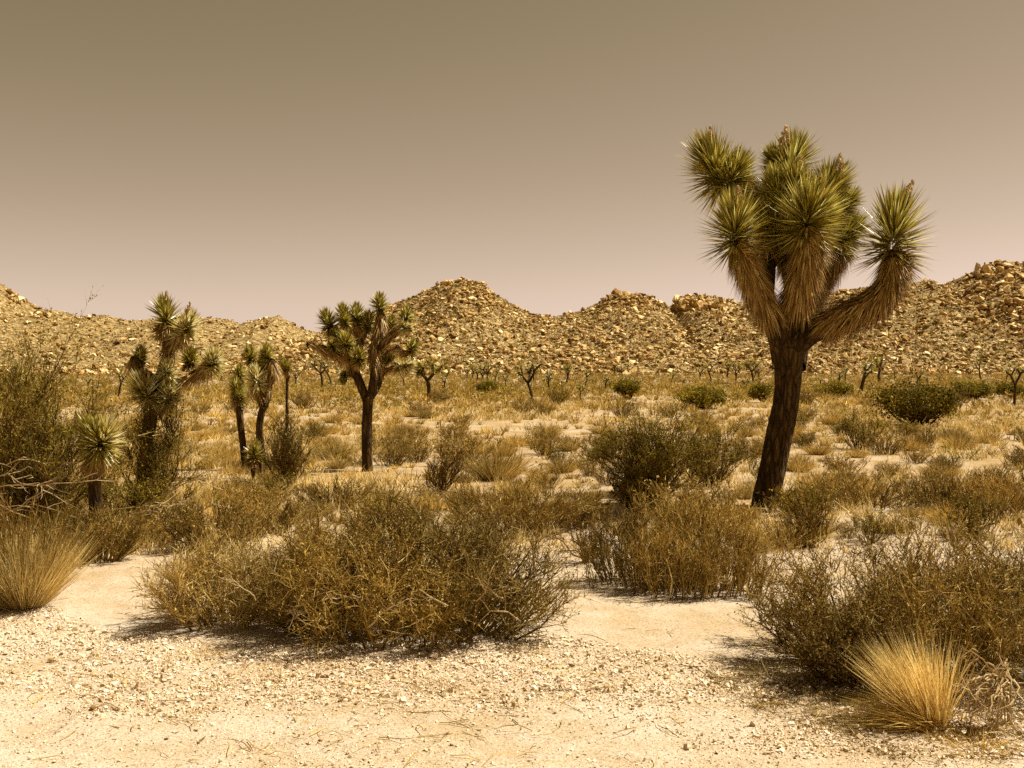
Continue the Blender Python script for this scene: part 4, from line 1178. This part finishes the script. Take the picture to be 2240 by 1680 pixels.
# scrub dotted over the hillsides, thickened to stand in for shaded crevices
rng = np.random.default_rng(8)
n = 6500
near = rng.random(n) < .75
y = np.where(near, rng.uniform(180, 240, n), rng.uniform(256, 336, n)); x = rng.uniform(-1, 1, n) * y * .51
z = hill_z(x, y); k = (z > gz(x, y)) & (rng.random(n) < .2 + .8 * fbm(x / 14, y / 14, 3, 2)); x, y, z = x[k], y[k], z[k]
gs = []
for s_ in range(3):
    q = Geo()
    for part in tiny(980 + s_, 'straw', 16, .22):
        if part.n: q.add(*part.get())
    gs.append(q.get())
sc = rng.uniform(.5, 1.7, (len(x), 1)) * np.ones((1, 3))
V, T = stamp(gs, rng.integers(0, 3, len(x)), np.stack([x, y, z], -1), sc, yaw_rot(rng.uniform(0, 6.28, len(x))))
obj('hillside_scrub_and_shade', mesh_tris('hillside_scrub_and_shade', V, T, M['olive_leaf']), kind='stuff', label='small dark scrub and stand-in crevice shade dotted over the rocky hillsides', category='scrub')

# ------------------------------------------------------------------ dry grass and litter (nobody could count it)
rng = np.random.default_rng(19)
g = Geo()
n = 26000
y = 9.5 + 75 * rng.random(n) ** 1.3; x = rng.uniform(-.54, .54, n) * y
k = rng.random(n) < np.clip(fbm(x / 4, y / 5, 61, 3) * 3.4 - 1.25, .04, 1)
x, y = x[k], y[k]
for X, Y in ((x, y),):
    nb = 9
    bx_ = np.repeat(X, nb) + rng.normal(size=len(X) * nb) * .07; by_ = np.repeat(Y, nb) + rng.normal(size=len(X) * nb) * .07
    b = np.stack([bx_, by_, gz(bx_, by_)], -1)
    d = unit(np.stack([rng.normal(size=len(b)) * .5, rng.normal(size=len(b)) * .5, np.ones(len(b))], -1))
    L = rng.uniform(.08, .22, len(b)) * np.repeat(rng.uniform(.6, 1.4, len(X)), nb)
    p = np.stack([b, b + d * L[:, None]], 1)
    g.add(*blades(p, .004 + .0006 * by_, rng))
obj('dry_grass', mesh_tris('dry_grass', *g.get(), M['straw_pale']), kind='stuff', label='short pale dry grass scattered over the sandy plain', category='grass')
g = Geo()
n = 9000
y = rng.uniform(4.4, 10, n); x = rng.uniform(-.5, .5, n) * y
lit = np.clip(fbm(x * .9, y * .9, 71, 3) * 1.6 - .72, .015, 1) * .5 + .8 * (x > 1.0) * (y < 6.2) * (y > 4.7) * (x > 1.9 - (y - 4.8))
k = rng.random(n) < lit; x, y = x[k], y[k]
a = rng.uniform(0, 2 * pi, len(x)); L = rng.uniform(.03, .22, len(x)) ** 1.0
s = np.stack([x, y, gz(x, y) + .006], -1); e = s + np.stack([np.cos(a) * L, np.sin(a) * L, rng.uniform(0, .12, len(x)) * L], -1)
g.add(*tubes(paths(s, e, rng, 4, .07, .02), rng.uniform(.0012, .0032, (len(x), 1)) * np.linspace(1, .6, 4)[None], 3))
obj('twig_litter', mesh_tris('twig_litter', *g.get(), M['straw']), kind='stuff', label='fallen dry twigs littering the sand and gravel', category='litter')
rng = np.random.default_rng(23)
n = 120
y = rng.uniform(4.55, 5.75, n); x = 1.15 + 1.5 * rng.random(n) + (5.4 - y) * .25
nb = 34
bx_ = np.repeat(x, nb) + rng.normal(size=n * nb) * .05; by_ = np.repeat(y, nb) + rng.normal(size=n * nb) * .05
b = np.stack([bx_, by_, gz(bx_, by_) + .004], -1)
d = unit(np.stack([rng.normal(size=len(b)), rng.normal(size=len(b)), np.abs(rng.normal(size=len(b))) * .35], -1))
p = np.stack([b, b + d * rng.uniform(.02, .09, len(b))[:, None]], 1)
obj('dry_debris', mesh_tris('dry_debris', *blades(p, np.full(len(b), .0042), rng), M['brown']), kind='stuff', label='matted brown plant debris on the gravel below the broad bush', category='debris')
# small dried tufts on the gravel
for k, (px, py, nb, h, label) in enumerate([(440, 1432, 200, .14, 'flattened pale grass tuft on the gravel by the sandy path'), (955, 1505, 160, .07, 'small brown dried tuft lying in the gravel'),
        (1690, 1480, 240, .17, 'pale grass tuft at the edge of the low dark bush'), (2140, 1640, 220, .14, 'straggly straw tuft below the gnarled dead branches'), (1830, 1560, 200, .10, 'matted brown grass tuft on the gravel by the low dark bush'),
        (1150, 1425, 160, .10, 'straw tuft at the foot of the wide dark bush')]):
    gg = grass(600 + k, nb, h, .08, 1.6, wid=.003, bend=.5, low=.5)
    obj('grass_tuft', mesh_tris('grass_tuft', *gg.get(), M['straw_pale'] if k in (0, 2) else M['straw']), None, at(px, py), label=label, category='grass')
